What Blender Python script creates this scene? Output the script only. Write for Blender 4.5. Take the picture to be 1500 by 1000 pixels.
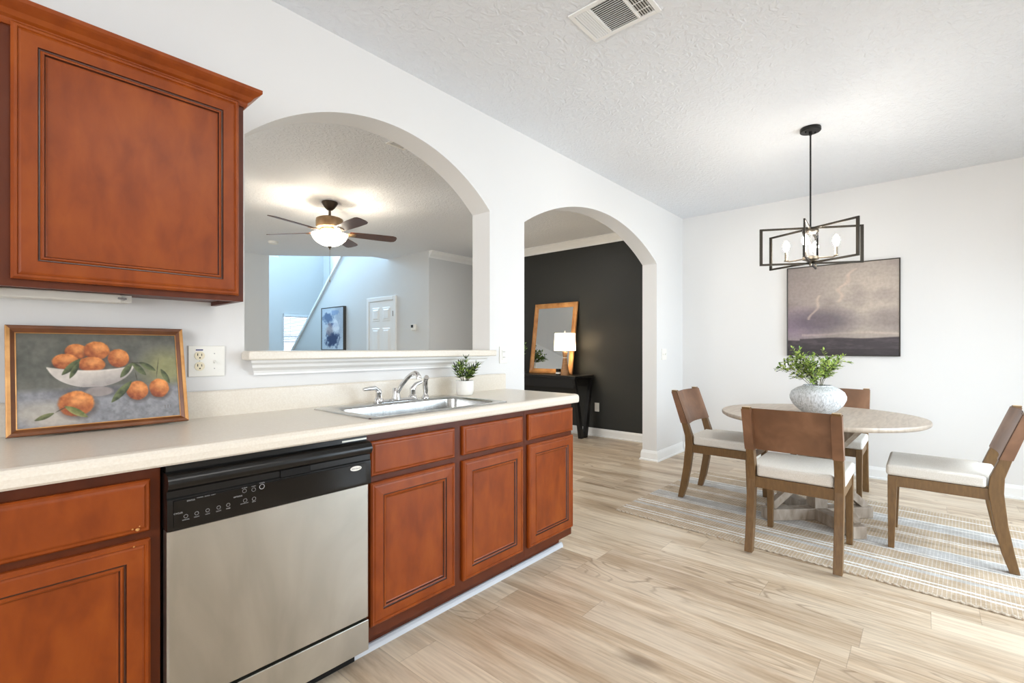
import bpy, bmesh, math, random
import numpy as np
from mathutils import Vector, Matrix
for o in list(bpy.data.objects): bpy.data.objects.remove(o)
SC = bpy.context.scene
COL = SC.collection
PI = math.pi
R = math.radians
random.seed(7)

# ------------------------------------------------------------------ camera, exposure, world, daylight, fill lights
F = 695.0
YAW = math.atan2(607, 695)
cam = bpy.data.cameras.new('camera')
cam.sensor_fit = 'HORIZONTAL'; cam.sensor_width = 36.0
cam.lens = 36.0 * F / 1500.0
cam.shift_y = 10.0 / 1500.0
cam.clip_start = 0.02; cam.clip_end = 100
CAM = bpy.data.objects.new('camera', cam); COL.objects.link(CAM)
CAM.location = (0, 0, 1.21)
CAM.rotation_euler = (PI / 2, 0, YAW - PI / 2)
SC.camera = CAM
SC.view_settings.view_transform = 'Standard'
SC.view_settings.look = 'None'
SC.view_settings.gamma = 1
SC.view_settings.exposure = 0.52
SC.view_settings.use_curve_mapping = False

W = bpy.data.worlds.new('sky'); SC.world = W; W.use_nodes = True
bg = W.node_tree.nodes['Background']; bg.inputs[0].default_value = (0.75, 0.87, 1.0, 1); bg.inputs[1].default_value = 3.0

def area(name, loc, rot, sx, sy, power, color, spread=180):
    l = bpy.data.lights.new(name, 'AREA'); l.shape = 'RECTANGLE'; l.size = sx; l.size_y = sy
    l.energy = power; l.color = color; l.spread = R(spread)
    o = bpy.data.objects.new(name, l); COL.objects.link(o); o.location = loc; o.rotation_euler = rot
    return o
# daylight from the patio door, then added fill lights
area('daylight_patio_door', (3.75, -1.80, 1.08), (R(64), 0, 0), 2.3, 1.95, 44, (0.76, 0.89, 1.0), 130)
area('fill_unseen_kitchen_window', (-2.44, -0.2, 1.55), (0, R(-90), 0), 1.2, 1.7, 50, (0.97, 0.98, 1.0))  # added fill at an unseen kitchen window, evens the brightness
area('fill_unseen_foyer_window', (4.2, 11.05, 4.0), (R(-105), 0, 0), 1.6, 1.4, 160, (0.50, 0.76, 1.0))  # added blue fill at an unseen high window of the foyer
area('fill_living_side', (-1.90, 5.2, 1.5), (0, R(-90), 0), 1.5, 1.8, 52, (1.0, 0.99, 0.96))  # added fill standing inside the living room, no window built behind it

area('fill_formal_room', (4.30, 3.85, 2.70), (0, 0, 0), 0.4, 0.4, 13, (1.0, 0.97, 0.92))  # added fill hidden behind the arch pier, brightens the formal room
# ------------------------------------------------------------------ helpers
class MB:
    """collects geometry for one mesh object"""
    def __init__(s): s.v = []; s.f = []; s.m = []; s.M = Matrix.Identity(4)
    def add(s, vs, fs, mi=0):
        n = len(s.v)
        s.v += [tuple(s.M @ Vector(v)) for v in vs]
        s.f += [tuple(i + n for i in f) for f in fs]; s.m += [mi] * len(fs)
        return s
    def box(s, x0, x1, y0, y1, z0, z1, mi=0):
        vs = [(x0,y0,z0),(x1,y0,z0),(x1,y1,z0),(x0,y1,z0),(x0,y0,z1),(x1,y0,z1),(x1,y1,z1),(x0,y1,z1)]
        return s.add(vs, [(0,3,2,1),(4,5,6,7),(0,1,5,4),(1,2,6,5),(2,3,7,6),(3,0,4,7)], mi)
    def prism(s, pts, a, b, axis='z', mi=0):
        """polygon pts extruded from a to b along the axis"""
        def P(p, t):
            return {'z': (p[0], p[1], t), 'y': (p[0], t, p[1]), 'x': (t, p[0], p[1])}[axis]
        n = len(pts); vs = [P(p, a) for p in pts] + [P(p, b) for p in pts]
        fs = [tuple(range(n))[::-1], tuple(range(n, 2*n))] + [(i, (i+1) % n, (i+1) % n + n, i + n) for i in range(n)]
        return s.add(vs, fs, mi)
    def hexa(s, q0, q1, mi=0):
        """two quads joined to a solid"""
        return s.add(list(q0) + list(q1), [(3,2,1,0),(4,5,6,7),(0,1,5,4),(1,2,6,5),(2,3,7,6),(3,0,4,7)], mi)
    def lathe(s, prof, n=24, c=(0,0,0), mi=0, cap=True):
        vs = []; fs = []
        for r, z in prof:
            for i in range(n):
                a = 2*PI*i/n; vs.append((c[0]+r*math.cos(a), c[1]+r*math.sin(a), c[2]+z))
        for j in range(len(prof)-1):
            for i in range(n):
                k = (i+1) % n; fs.append((j*n+i, j*n+k, (j+1)*n+k, (j+1)*n+i))
        if cap:
            fs.append(tuple(range(n))[::-1]); fs.append(tuple((len(prof)-1)*n+i for i in range(n)))
        return s.add(vs, fs, mi)
    def tube(s, pts, r, n=10, mi=0, cap=True):
        pts = [Vector(p) for p in pts]; m = len(pts)
        rs = r if isinstance(r, (list, tuple)) else [r]*m
        vs = []; fs = []; up = None
        for i, p in enumerate(pts):
            t = (pts[min(i+1, m-1)] - pts[max(i-1, 0)]).normalized()
            if up is None:
                up = Vector((0,0,1)) if abs(t.z) < .9 else Vector((1,0,0))
            a = t.cross(up).normalized(); b = a.cross(t).normalized(); up = b
            for k in range(n):
                w = 2*PI*k/n; vs.append(tuple(p + (a*math.cos(w) + b*math.sin(w))*rs[i]))
        for j in range(m-1):
            for i in range(n):
                k = (i+1) % n; fs.append((j*n+i, j*n+k, (j+1)*n+k, (j+1)*n+i))
        if cap:
            fs.append(tuple(range(n))[::-1]); fs.append(tuple((m-1)*n+i for i in range(n)))
        return s.add(vs, fs, mi)
    def bar(s, p0, p1, w, h, up=(0,0,1), mi=0):
        """square bar between two points"""
        p0 = Vector(p0); p1 = Vector(p1); t = (p1-p0).normalized(); u = Vector(up)
        a = t.cross(u).normalized()*w/2; b = a.normalized().cross(t).normalized()*h/2
        q = lambda p: [tuple(p+x) for x in (-a-b, a-b, a+b, -a+b)]
        return s.hexa(q(p0), q(p1), mi)
    def ringpanel(s, x0, x1, z0, z1, prof, side=1, mis=None):
        """framed door front in the XZ plane: prof = [(inset, y), ...] from outside edge to the flat centre; y smaller = nearer camera"""
        vs = []; fs = []; ms = []
        for ins, y in prof:
            vs += [(x0+ins,y,z0+ins),(x1-ins,y,z0+ins),(x1-ins,y,z1-ins),(x0+ins,y,z1-ins)]
        for j in range(len(prof)-1):
            for i in range(4):
                k = (i+1) % 4; fs.append((j*4+i, j*4+k, (j+1)*4+k, (j+1)*4+i)); ms.append(mis[j] if mis else 0)
        n = (len(prof)-1)*4; fs.append((n, n+1, n+2, n+3)); ms.append(mis[-1] if mis else 0)
        fs.append((3,2,1,0)); ms.append(0)
        k = len(s.v); s.v += [tuple(s.M @ Vector(v)) for v in vs]; s.f += [tuple(i+k for i in f) for f in fs]; s.m += ms
        return s
    def build(s, name, mat, parent=None, smooth=False, bevel=0, seg=2, label=None, sub=0, world=True, weld=False):
        me = bpy.data.meshes.new(name)
        off = Vector((0,0,0))
        if parent is not None and world:
            p = parent
            while p is not None: off += p.location; p = p.parent
        me.from_pydata([tuple(Vector(v)-off) for v in s.v], [], s.f)
        mats = mat if isinstance(mat, (list, tuple)) else [mat]
        for m in mats: me.materials.append(m)
        me.polygons.foreach_set('material_index', s.m)
        bm = bmesh.new(); bm.from_mesh(me)
        if weld: bmesh.ops.remove_doubles(bm, verts=bm.verts, dist=1e-5)
        bmesh.ops.recalc_face_normals(bm, faces=bm.faces); bm.to_mesh(me); bm.free()
        if smooth:
            me.polygons.foreach_set('use_smooth', [True]*len(me.polygons))
        o = bpy.data.objects.new(name, me); COL.objects.link(o)
        if parent is not None: o.parent = parent
        if bevel:
            b = o.modifiers.new('bevel', 'BEVEL'); b.width = bevel; b.segments = seg; b.limit_method = 'ANGLE'; b.angle_limit = R(35)
            if smooth: b.harden_normals = False
        if sub:
            b = o.modifiers.new('sub', 'SUBSURF'); b.levels = sub; b.render_levels = sub
        if smooth:
            try:
                me.set_sharp_from_angle(angle=R(40))
            except Exception: pass
        if label: o['label'] = label
        return o

def thing(name, label, cat, loc=(0,0,0), rotz=0, group=None):
    o = bpy.data.objects.new(name, None); COL.objects.link(o); o.empty_display_size = .05
    o.location = loc; o.rotation_euler = (0,0,rotz); o['label'] = label; o['category'] = cat
    if group: o['group'] = group
    return o
def tag(o, label, cat, group=None):
    o['label'] = label; o['category'] = cat
    if group: o['group'] = group
    return o
def struct(o): o['kind'] = 'structure'; return o
def copy_tree(o, parent=None):
    c = o.copy(); COL.objects.link(c)
    if parent is not None: c.parent = parent
    for ch in list(o.children): copy_tree(ch, c)
    return c

# ------------------------------------------------------------------ materials
def lin(r, g=None, b=None):
    f = lambda x: (x/255/12.92) if x/255 <= .04045 else ((x/255+.055)/1.055)**2.4
    return (f(r), f(g), f(b), 1)
def newmat(name):
    m = bpy.data.materials.new(name); m.use_nodes = True
    nt = m.node_tree; return m, nt, nt.nodes['Principled BSDF']
def N(nt, typ, **kw):
    n = nt.nodes.new(typ)
    for k, v in kw.items(): setattr(n, k, v)
    return n
def plain(name, rgb, rough=.5, metal=0, spec=.5, coat=0, emit=0, ecol=None, bump=0, bscale=200, trans=0, ior=1.45):
    m, nt, b = newmat(name)
    b.inputs['Base Color'].default_value = lin(*rgb); b.inputs['Roughness'].default_value = rough
    b.inputs['Metallic'].default_value = metal; b.inputs['Specular IOR Level'].default_value = spec
    b.inputs['Coat Weight'].default_value = coat; b.inputs['Transmission Weight'].default_value = trans; b.inputs['IOR'].default_value = ior
    if emit:
        b.inputs['Emission Color'].default_value = lin(*(ecol or rgb)); b.inputs['Emission Strength'].default_value = emit
    # faint procedural unevenness so that nothing is perfectly flat
    tc = N(nt, 'ShaderNodeTexCoord'); no = N(nt, 'ShaderNodeTexNoise'); no.inputs['Scale'].default_value = bscale
    no.inputs['Detail'].default_value = 4
    nt.links.new(tc.outputs['Object'], no.inputs['Vector'])
    if bump:
        bp = N(nt, 'ShaderNodeBump'); bp.inputs['Strength'].default_value = bump; bp.inputs['Distance'].default_value = .002
        nt.links.new(no.outputs['Fac'], bp.inputs['Height']); nt.links.new(bp.outputs['Normal'], b.inputs['Normal'])
    else:
        mr = N(nt, 'ShaderNodeMapRange'); mr.inputs['To Min'].default_value = max(0, rough-.03); mr.inputs['To Max'].default_value = rough+.03
        nt.links.new(no.outputs['Fac'], mr.inputs['Value']); nt.links.new(mr.outputs['Result'], b.inputs['Roughness'])
    return m
def noisy(name, cols, scale=(1,1,1), nscale=8, rough=.4, coat=0, bump=0, detail=6, dist=.0, metal=0, pos=None, spec=.5, bdist=.001):
    """colour ramp over stretched noise"""
    m, nt, b = newmat(name)
    tc = N(nt, 'ShaderNodeTexCoord'); mp = N(nt, 'ShaderNodeMapping'); mp.inputs['Scale'].default_value = scale
    no = N(nt, 'ShaderNodeTexNoise'); no.inputs['Scale'].default_value = nscale; no.inputs['Detail'].default_value = detail; no.inputs['Distortion'].default_value = dist
    cr = N(nt, 'ShaderNodeValToRGB')
    pos = pos or [.3 + .4*i/(len(cols)-1) for i in range(len(cols))]
    while len(cr.color_ramp.elements) < len(cols): cr.color_ramp.elements.new(.5)
    for e, c, p in zip(cr.color_ramp.elements, cols, pos): e.position = p; e.color = lin(*c)
    nt.links.new(tc.outputs['Object'], mp.inputs['Vector']); nt.links.new(mp.outputs[0], no.inputs['Vector'])
    nt.links.new(no.outputs['Fac'], cr.inputs[0]); nt.links.new(cr.outputs[0], b.inputs['Base Color'])
    b.inputs['Roughness'].default_value = rough; b.inputs['Coat Weight'].default_value = coat; b.inputs['Coat Roughness'].default_value = .25
    b.inputs['Metallic'].default_value = metal; b.inputs['Specular IOR Level'].default_value = spec
    if bump:
        bp = N(nt, 'ShaderNodeBump'); bp.inputs['Strength'].default_value = bump; bp.inputs['Distance'].default_value = bdist
        nt.links.new(no.outputs['Fac'], bp.inputs['Height']); nt.links.new(bp.outputs['Normal'], b.inputs['Normal'])
    return m
def math2(nt, op, a, b=None, c=None):
    n = N(nt, 'ShaderNodeMath', operation=op)
    for i, x in enumerate((a, b, c)):
        if x is None: continue
        if isinstance(x, (int, float)): n.inputs[i].default_value = x
        else: nt.links.new(x, n.inputs[i])
    return n.outputs[0]
def ramp(nt, fac, cols, pos, interp='LINEAR'):
    cr = N(nt, 'ShaderNodeValToRGB'); cr.color_ramp.interpolation = interp
    while len(cr.color_ramp.elements) < len(cols): cr.color_ramp.elements.new(.5)
    for e, c, p in zip(cr.color_ramp.elements, cols, pos): e.position = p; e.color = lin(*c)
    nt.links.new(fac, cr.inputs[0]); return cr.outputs[0]
def mixc(nt, fac, a, b, blend='MIX'):
    n = N(nt, 'ShaderNodeMix', data_type='RGBA', blend_type=blend)
    for s, x in ((n.inputs[0], fac), (n.inputs[6], a), (n.inputs[7], b)):
        if isinstance(x, (int, float)): s.default_value = x
        elif isinstance(x, tuple): s.default_value = x
        else: nt.links.new(x, s)
    return n.outputs[2]

WALLW = plain('wall_paint_white', (226,225,223), .6, bump=.08, bscale=300)
WALLG = plain('wall_pale_grey', (214,215,214), .65, bump=.08, bscale=300)  # slightly greyer tone than the white walls
BLACKW = plain('wall_paint_black', (46,46,43), .55, bump=.08, bscale=250, spec=.35)
TRIM = plain('trim_white', (240,240,238), .35)
def ceil_mat():
    m, nt, b = newmat('ceiling_texture'); b.inputs['Base Color'].default_value = lin(231,234,238); b.inputs['Roughness'].default_value = .9
    tc = N(nt, 'ShaderNodeTexCoord')
    no = N(nt, 'ShaderNodeTexNoise'); no.inputs['Scale'].default_value = 22; no.inputs['Detail'].default_value = 5; no.inputs['Distortion'].default_value = 1.6
    nt.links.new(tc.outputs['Object'], no.inputs['Vector'])
    rp = N(nt, 'ShaderNodeValToRGB'); rp.color_ramp.elements[0].position = .42; rp.color_ramp.elements[1].position = .62
    nt.links.new(no.outputs['Fac'], rp.inputs[0])
    bp = N(nt, 'ShaderNodeBump'); bp.inputs['Strength'].default_value = .55; bp.inputs['Distance'].default_value = .006
    nt.links.new(rp.outputs[0], bp.inputs['Height']); nt.links.new(bp.outputs['Normal'], b.inputs['Normal'])
    return m
CEIL = ceil_mat()

def floor_mat():
    m, nt, b = newmat('oak_plank_floor'); L = nt.links
    tc = N(nt, 'ShaderNodeTexCoord'); sp = N(nt, 'ShaderNodeSeparateXYZ'); L.new(tc.outputs['Object'], sp.inputs[0])
    x, y = sp.outputs[0], sp.outputs[1]
    w, ln = .182, 1.22
    u = math2(nt, 'DIVIDE', x, w); iu = math2(nt, 'FLOOR', u); fu = math2(nt, 'FRACT', u)
    wn = N(nt, 'ShaderNodeTexWhiteNoise', noise_dimensions='1D'); L.new(iu, wn.inputs['W'])
    v = math2(nt, 'ADD', math2(nt, 'DIVIDE', y, ln), math2(nt, 'MULTIPLY', wn.outputs['Value'], 7.3)); iv = math2(nt, 'FLOOR', v); fv = math2(nt, 'FRACT', v)
    cb = N(nt, 'ShaderNodeCombineXYZ'); L.new(iu, cb.inputs[0]); L.new(iv, cb.inputs[1])
    wn2 = N(nt, 'ShaderNodeTexWhiteNoise', noise_dimensions='3D'); L.new(cb.outputs[0], wn2.inputs['Vector'])
    # grain coordinates, shifted per plank
    sh = math2(nt, 'MULTIPLY', wn2.outputs['Value'], 37.0)
    g = N(nt, 'ShaderNodeCombineXYZ'); L.new(math2(nt, 'ADD', x, sh), g.inputs[0]); L.new(math2(nt, 'MULTIPLY', y, .13), g.inputs[1]); L.new(sh, g.inputs[2])
    n1 = N(nt, 'ShaderNodeTexNoise'); n1.inputs['Scale'].default_value = 6; n1.inputs['Detail'].default_value = 8; n1.inputs['Roughness'].default_value = .66; n1.inputs['Distortion'].default_value = .4
    L.new(g.outputs[0], n1.inputs['Vector'])
    g2 = N(nt, 'ShaderNodeCombineXYZ'); L.new(math2(nt, 'ADD', x, sh), g2.inputs[0]); L.new(math2(nt, 'MULTIPLY', y, .05), g2.inputs[1])
    n2 = N(nt, 'ShaderNodeTexNoise'); n2.inputs['Scale'].default_value = 70; n2.inputs['Detail'].default_value = 4; L.new(g2.outputs[0], n2.inputs['Vector'])
    # cathedral rings
    g3 = N(nt, 'ShaderNodeCombineXYZ'); L.new(math2(nt, 'ADD', x, sh), g3.inputs[0]); L.new(math2(nt, 'MULTIPLY', y, .22), g3.inputs[1])
    n3 = N(nt, 'ShaderNodeTexNoise'); n3.inputs['Scale'].default_value = 5.5; n3.inputs['Detail'].default_value = 1.5; L.new(g3.outputs[0], n3.inputs['Vector'])
    rg = math2(nt, 'FRACT', math2(nt, 'MULTIPLY', n3.outputs['Fac'], 14.0)); rg = math2(nt, 'ABSOLUTE', math2(nt, 'SUBTRACT', rg, .5))
    # knots
    vo = N(nt, 'ShaderNodeTexVoronoi'); vo.inputs['Scale'].default_value = 1.7
    g4 = N(nt, 'ShaderNodeCombineXYZ'); L.new(x, g4.inputs[0]); L.new(math2(nt, 'MULTIPLY', y, .55), g4.inputs[1]); L.new(g4.outputs[0], vo.inputs['Vector'])
    kn = N(nt, 'ShaderNodeMapRange'); kn.inputs['From Min'].default_value = .02; kn.inputs['From Max'].default_value = .105; kn.inputs['To Min'].default_value = 1; kn.inputs['To Max'].default_value = 0
    L.new(math2(nt, 'ADD', vo.outputs['Distance'], math2(nt, 'MULTIPLY', math2(nt, 'SUBTRACT', n1.outputs['Fac'], .5), .14)), kn.inputs['Value'])
    base = ramp(nt, wn2.outputs['Value'], [(214,197,174),(230,215,193),(206,188,165),(222,207,186)], [0,.35,.7,1])
    c1 = ramp(nt, n1.outputs['Fac'], [(146,124,102),(218,203,185),(255,254,252)], [.27,.42,.55])
    col = mixc(nt, .72, base, c1, 'MULTIPLY')
    c2 = ramp(nt, n2.outputs['Fac'], [(170,160,150),(255,255,255)], [.35,.6])
    col = mixc(nt, .30, col, c2, 'MULTIPLY')
    c3 = ramp(nt, rg, [(150,130,112),(255,255,255)], [0,.16])
    pm = N(nt, 'ShaderNodeTexNoise'); pm.inputs['Scale'].default_value = 1.6; pm.inputs['Detail'].default_value = 1; L.new(g3.outputs[0], pm.inputs['Vector'])
    pf = N(nt, 'ShaderNodeMapRange'); pf.inputs['From Min'].default_value = .50; pf.inputs['From Max'].default_value = .64; pf.inputs['To Max'].default_value = .55
    L.new(pm.outputs['Fac'], pf.inputs['Value'])
    col = mixc(nt, pf.outputs[0], col, c3, 'MULTIPLY')
    col = mixc(nt, math2(nt, 'MULTIPLY', kn.outputs[0], .65), col, lin(104,84,66))
    # seams
    ex = math2(nt, 'LESS_THAN', math2(nt, 'MINIMUM', fu, math2(nt, 'SUBTRACT', 1, fu)), .006)
    ey = math2(nt, 'LESS_THAN', math2(nt, 'MINIMUM', fv, math2(nt, 'SUBTRACT', 1, fv)), .0011)
    seam = math2(nt, 'MAXIMUM', ex, ey)
    col = mixc(nt, math2(nt, 'MULTIPLY', seam, .32), col, lin(100,84,68))
    L.new(col, b.inputs['Base Color']); b.inputs['Roughness'].default_value = .34; b.inputs['Specular IOR Level'].default_value = .45
    bp = N(nt, 'ShaderNodeBump'); bp.inputs['Strength'].default_value = .12; bp.inputs['Distance'].default_value = .001
    L.new(n2.outputs['Fac'], bp.inputs['Height']); L.new(bp.outputs['Normal'], b.inputs['Normal'])
    return m
FLOOR = floor_mat()

def rug_mat():
    m, nt, b = newmat('rug_weave'); L = nt.links
    tc = N(nt, 'ShaderNodeTexCoord'); sp = N(nt, 'ShaderNodeSeparateXYZ'); L.new(tc.outputs['Object'], sp.inputs[0])
    x, y = sp.outputs[0], sp.outputs[1]
    no = N(nt, 'ShaderNodeTexNoise'); no.inputs['Scale'].default_value = 60; no.inputs['Detail'].default_value = 3; L.new(tc.outputs['Object'], no.inputs['Vector'])
    nb = N(nt, 'ShaderNodeTexNoise'); nb.inputs['Scale'].default_value = 9; L.new(tc.outputs['Object'], nb.inputs['Vector'])
    xx = math2(nt, 'ADD', x, math2(nt, 'MULTIPLY', math2(nt, 'SUBTRACT', no.outputs['Fac'], .5), .010))
    t = math2(nt, 'DIVIDE', xx, 1.55)
    tan, gry, wht, drk = (208,187,160), (208,206,203), (252,251,248), (192,172,146)
    segs = [(0,tan),(.03,tan),(.058,wht),(.070,tan),(.083,wht),(.095,tan),(.16,gry),(.185,tan),(.203,wht),(.215,tan),(.228,wht),(.240,tan),
            (.33,wht),(.338,gry),(.352,wht),(.360,gry),(.44,wht),(.448,tan),(.50,drk),(.52,tan),(.56,wht),(.567,tan),(.58,wht),(.588,tan),(.68,wht),(.687,gry),(.76,wht),(.767,gry),(.80,wht),(.81,tan),(.92,wht),(.93,tan)]
    col = ramp(nt, t, [c for p, c in segs], [p for p, c in segs], 'CONSTANT')
    # weave: ribs across
    fy = math2(nt, 'SINE', math2(nt, 'MULTIPLY', y, 2*PI/.016)); fx = math2(nt, 'SINE', math2(nt, 'MULTIPLY', x, 2*PI/.009))
    wv = math2(nt, 'MULTIPLY', fy, fx)
    h = math2(nt, 'ADD', math2(nt, 'MULTIPLY', wv, .5), math2(nt, 'MULTIPLY', no.outputs['Fac'], .7))
    cw = ramp(nt, h, [(150,142,132),(255,255,255)], [.0,.55])
    gl = math2(nt, 'LESS_THAN', math2(nt, 'FRACT', math2(nt, 'DIVIDE', y, .017)), .3)
    col = mixc(nt, math2(nt, 'MULTIPLY', gl, .26), col, lin(252,251,248))
    col = mixc(nt, .65, col, cw, 'MULTIPLY')
    col = mixc(nt, .35, col, ramp(nt, nb.outputs['Fac'], [(200,188,170),(255,255,255)], [.35,.6]), 'MULTIPLY')
    L.new(col, b.inputs['Base Color']); b.inputs['Roughness'].default_value = .95
    bp = N(nt, 'ShaderNodeBump'); bp.inputs['Strength'].default_value = .6; bp.inputs['Distance'].default_value = .003
    L.new(h, bp.inputs['Height']); L.new(bp.outputs['Normal'], b.inputs['Normal'])
    return m
RUG = rug_mat()

CHERRY = noisy('cherry_wood', [(122,52,8),(136,61,12),(148,71,17)], (4,4,1.6), 4.5, .40, .06, .03, 9, .3, spec=.3, pos=[.28,.5,.72])
CHERRYD = noisy('cherry_wood_frame', [(80,32,8),(98,42,12)], (4,4,1.2), 4, .42, .05, .03, spec=.3)
GLAZE = noisy('cherry_glaze_groove', [(50,20,8),(70,30,12)], (6,6,6), 9, .35, .3)
CHAIRW = noisy('chair_wood', [(100,73,40),(109,80,44),(118,88,50)], (10,10,2), 9, .45, .1, .1)
CHAIRTIP = noisy('chair_endgrain', [(196,170,132),(214,190,152)], (1,1,1), 30, .5)
LEATHER = noisy('brown_leather', [(104,72,50),(122,86,61),(138,100,73)], (1,1,1), 6, .42, .05, .15, 8, .6)
LEDGE = noisy('leather_edge', [(58,38,26),(74,50,34)], (1,1,1), 30, .6)
SEATF = noisy('seat_fabric', [(206,200,190),(226,222,214)], (1,1,1), 260, .9, 0, .35)
TABLEW = noisy('table_wood', [(166,152,136),(182,168,152),(194,180,164)], (1,9,1), 5, .42, .1, .05, 7, .5)
TABLEB = noisy('table_base_wood', [(130,114,98),(154,140,124),(172,158,144)], (5,5,2), 5, .5, .05, .08, 7, .5)
COUNTER = noisy('cream_laminate', [(222,213,198),(226,218,204),(231,224,211)], (1,1,1), 160, .28, .0, 0, 6, .2)
STEEL = noisy('brushed_steel', [(168,164,154),(186,182,172)], (1,1,30), 4, .34, 0, .02, metal=1)
STEELV = noisy('brushed_steel_door', [(176,174,166),(198,196,188)], (2.2,1,.9), 2.0, .36, 0, .02, metal=1, dist=1.2)
CHROME = plain('chrome', (215,215,215), .08, metal=1)
SINKM = noisy('sink_steel', [(176,176,174),(196,196,194)], (20,1,1), 6, .24, 0, .02, metal=1)
BLACKP = plain('black_plastic', (14,14,14), .25, spec=.5)
BLACKG = plain('black_glass_panel', (7,7,7), .12, spec=.5)
DARKV = plain('black_void', (6,6,6), .8)
GREYP = plain('grey_print', (165,165,165), .5)
WHITEP = plain('white_plastic', (236,234,226), .35)
IVORY = plain('ivory_plastic', (232,222,194), .35)
DARKSLOT = plain('dark_slot', (34,26,20), .6)
BLUEP = plain('blue_label', (56,60,110), .5)
BRONZE = plain('bronze_metal', (84,72,60), .35, metal=.7)
BRONZEL = noisy('antique_brass', [(120,96,70),(150,124,92)], (1,1,1), 12, .35, metal=.6)
BLADEW = noisy('fan_blade_wood', [(62,30,18),(92,46,26)], (1,14,1), 6, .4, .2)
BLKMET = plain('black_metal', (26,25,24), .42, metal=.3)
PENDM = plain('pendant_dark_metal', (52,48,42), .38, metal=.6)
NICKEL = plain('brushed_nickel', (150,140,125), .3, metal=.9)
BULB = plain('lit_bulb', (255,240,214), .4, emit=165, ecol=(255,244,228))
FANBULB = plain('fan_bulb', (255,240,214), .4, emit=330, ecol=(255,242,220))
BOWLG = plain('lit_frosted_bowl', (250,246,236), .5, emit=4.0, ecol=(255,246,228))
GOLDW = noisy('golden_wood_frame', [(142,92,44),(176,122,66),(196,146,88)], (1,1,1), 7, .38, .2, .05)
COPPERF = noisy('copper_frame', [(96,54,26),(124,72,36)], (1,1,1), 14, .35, .3)
GOLDE = noisy('gold_bevel', [(190,132,72),(226,172,106)], (1,1,1), 18, .35, .2, metal=.3)
MIRRORM = plain('mirror_glass', (225,228,230), .02, metal=1)
LAMPW = noisy('lamp_wood', [(140,98,60),(176,130,86)], (1,1,8), 12, .5)
VASEM = noisy('stone_vase', [(176,178,178),(206,208,208),(222,224,226)], (1,1,.30), 120, .75, 0, .8, 2, .3, pos=[.36,.48,.6], bdist=.004)
POTW = plain('white_pot', (240,238,232), .55, bump=.1, bscale=120)
LEAF1 = noisy('leaf_bright', [(140,168,64),(186,204,104)], (1,1,1), 30, .5)
LEAF2 = noisy('leaf_mid', [(84,118,46),(128,156,70)], (1,1,1), 30, .5)
LEAF3 = noisy('leaf_dark', [(30,44,24),(58,76,40)], (1,1,1), 30, .5)
STEMG = plain('stem_green', (86,84,48), .6)
SOIL = plain('soil', (60,46,36), .9)
GLASSC = plain('dark_jar_glass', (30,26,24), .1)
FOYERP = plain('picture_frame_dark', (66,62,56), .5)
BLINDM = plain('white_blind', (240,243,246), .5)
def shade_mat():
    m, nt, b = newmat('lamp_shade_linen'); L = nt.links
    out = nt.nodes['Material Output']
    tr = N(nt, 'ShaderNodeBsdfTranslucent'); tr.inputs[0].default_value = lin(250,240,222)
    mx = N(nt, 'ShaderNodeMixShader'); mx.inputs[0].default_value = .6
    b.inputs['Base Color'].default_value = lin(245,240,230); b.inputs['Roughness'].default_value = .9
    b.inputs['Emission Color'].default_value = lin(255,244,222); b.inputs['Emission Strength'].default_value = 1.3
    tc = N(nt, 'ShaderNodeTexCoord'); no = N(nt, 'ShaderNodeTexNoise'); no.inputs['Scale'].default_value = 300
    L.new(tc.outputs['Object'], no.inputs['Vector']); bp = N(nt, 'ShaderNodeBump'); bp.inputs['Strength'].default_value = .1
    L.new(no.outputs['Fac'], bp.inputs['Height']); L.new(bp.outputs['Normal'], b.inputs['Normal'])
    L.new(b.outputs[0], mx.inputs[1]); L.new(tr.outputs[0], mx.inputs[2]); L.new(mx.outputs[0], out.inputs[0])
    return m
SHADE = shade_mat()
def clear_glass(name):
    m = bpy.data.materials.new(name); m.use_nodes = True; nt = m.node_tree; nt.nodes.remove(nt.nodes['Principled BSDF'])
    gl = N(nt, 'ShaderNodeBsdfGlossy'); gl.inputs['Roughness'].default_value = .02
    tr = N(nt, 'ShaderNodeBsdfTransparent'); fr = N(nt, 'ShaderNodeFresnel'); fr.inputs[0].default_value = 1.45
    mx = N(nt, 'ShaderNodeMixShader'); nt.links.new(fr.outputs[0], mx.inputs[0]); nt.links.new(tr.outputs[0], mx.inputs[1]); nt.links.new(gl.outputs[0], mx.inputs[2])
    nt.links.new(mx.outputs[0], nt.nodes['Material Output'].inputs[0]); return m
GLASS = clear_glass('window_glass')
def vcol_mat(name, rough=.6):
    m, nt, b = newmat(name); at = N(nt, 'ShaderNodeVertexColor', layer_name='paint'); L = nt.links
    no = N(nt, 'ShaderNodeTexNoise'); no.inputs['Scale'].default_value = 40; no.inputs['Detail'].default_value = 6
    tc = N(nt, 'ShaderNodeTexCoord'); L.new(tc.outputs['Object'], no.inputs['Vector'])
    col = mixc(nt, .25, at.outputs['Color'], ramp(nt, no.outputs['Fac'], [(190,190,190),(255,255,255)], [.35,.6]), 'MULTIPLY')
    L.new(col, b.inputs['Base Color']); b.inputs['Roughness'].default_value = rough
    bp = N(nt, 'ShaderNodeBump'); bp.inputs['Strength'].default_value = .1; bp.inputs['Distance'].default_value = .001
    L.new(no.outputs['Fac'], bp.inputs['Height']); L.new(bp.outputs['Normal'], b.inputs['Normal'])
    return m
PAINTM = vcol_mat('painted_canvas', .5)

# ------------------------------------------------------------------ the room
YW, YT = 2.17, 2.333          # arch wall faces
XB = 5.55                      # dining back wall
XK = 5.70                      # black wall
H = 2.74
XL, YR = -2.5, -1.75
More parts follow.
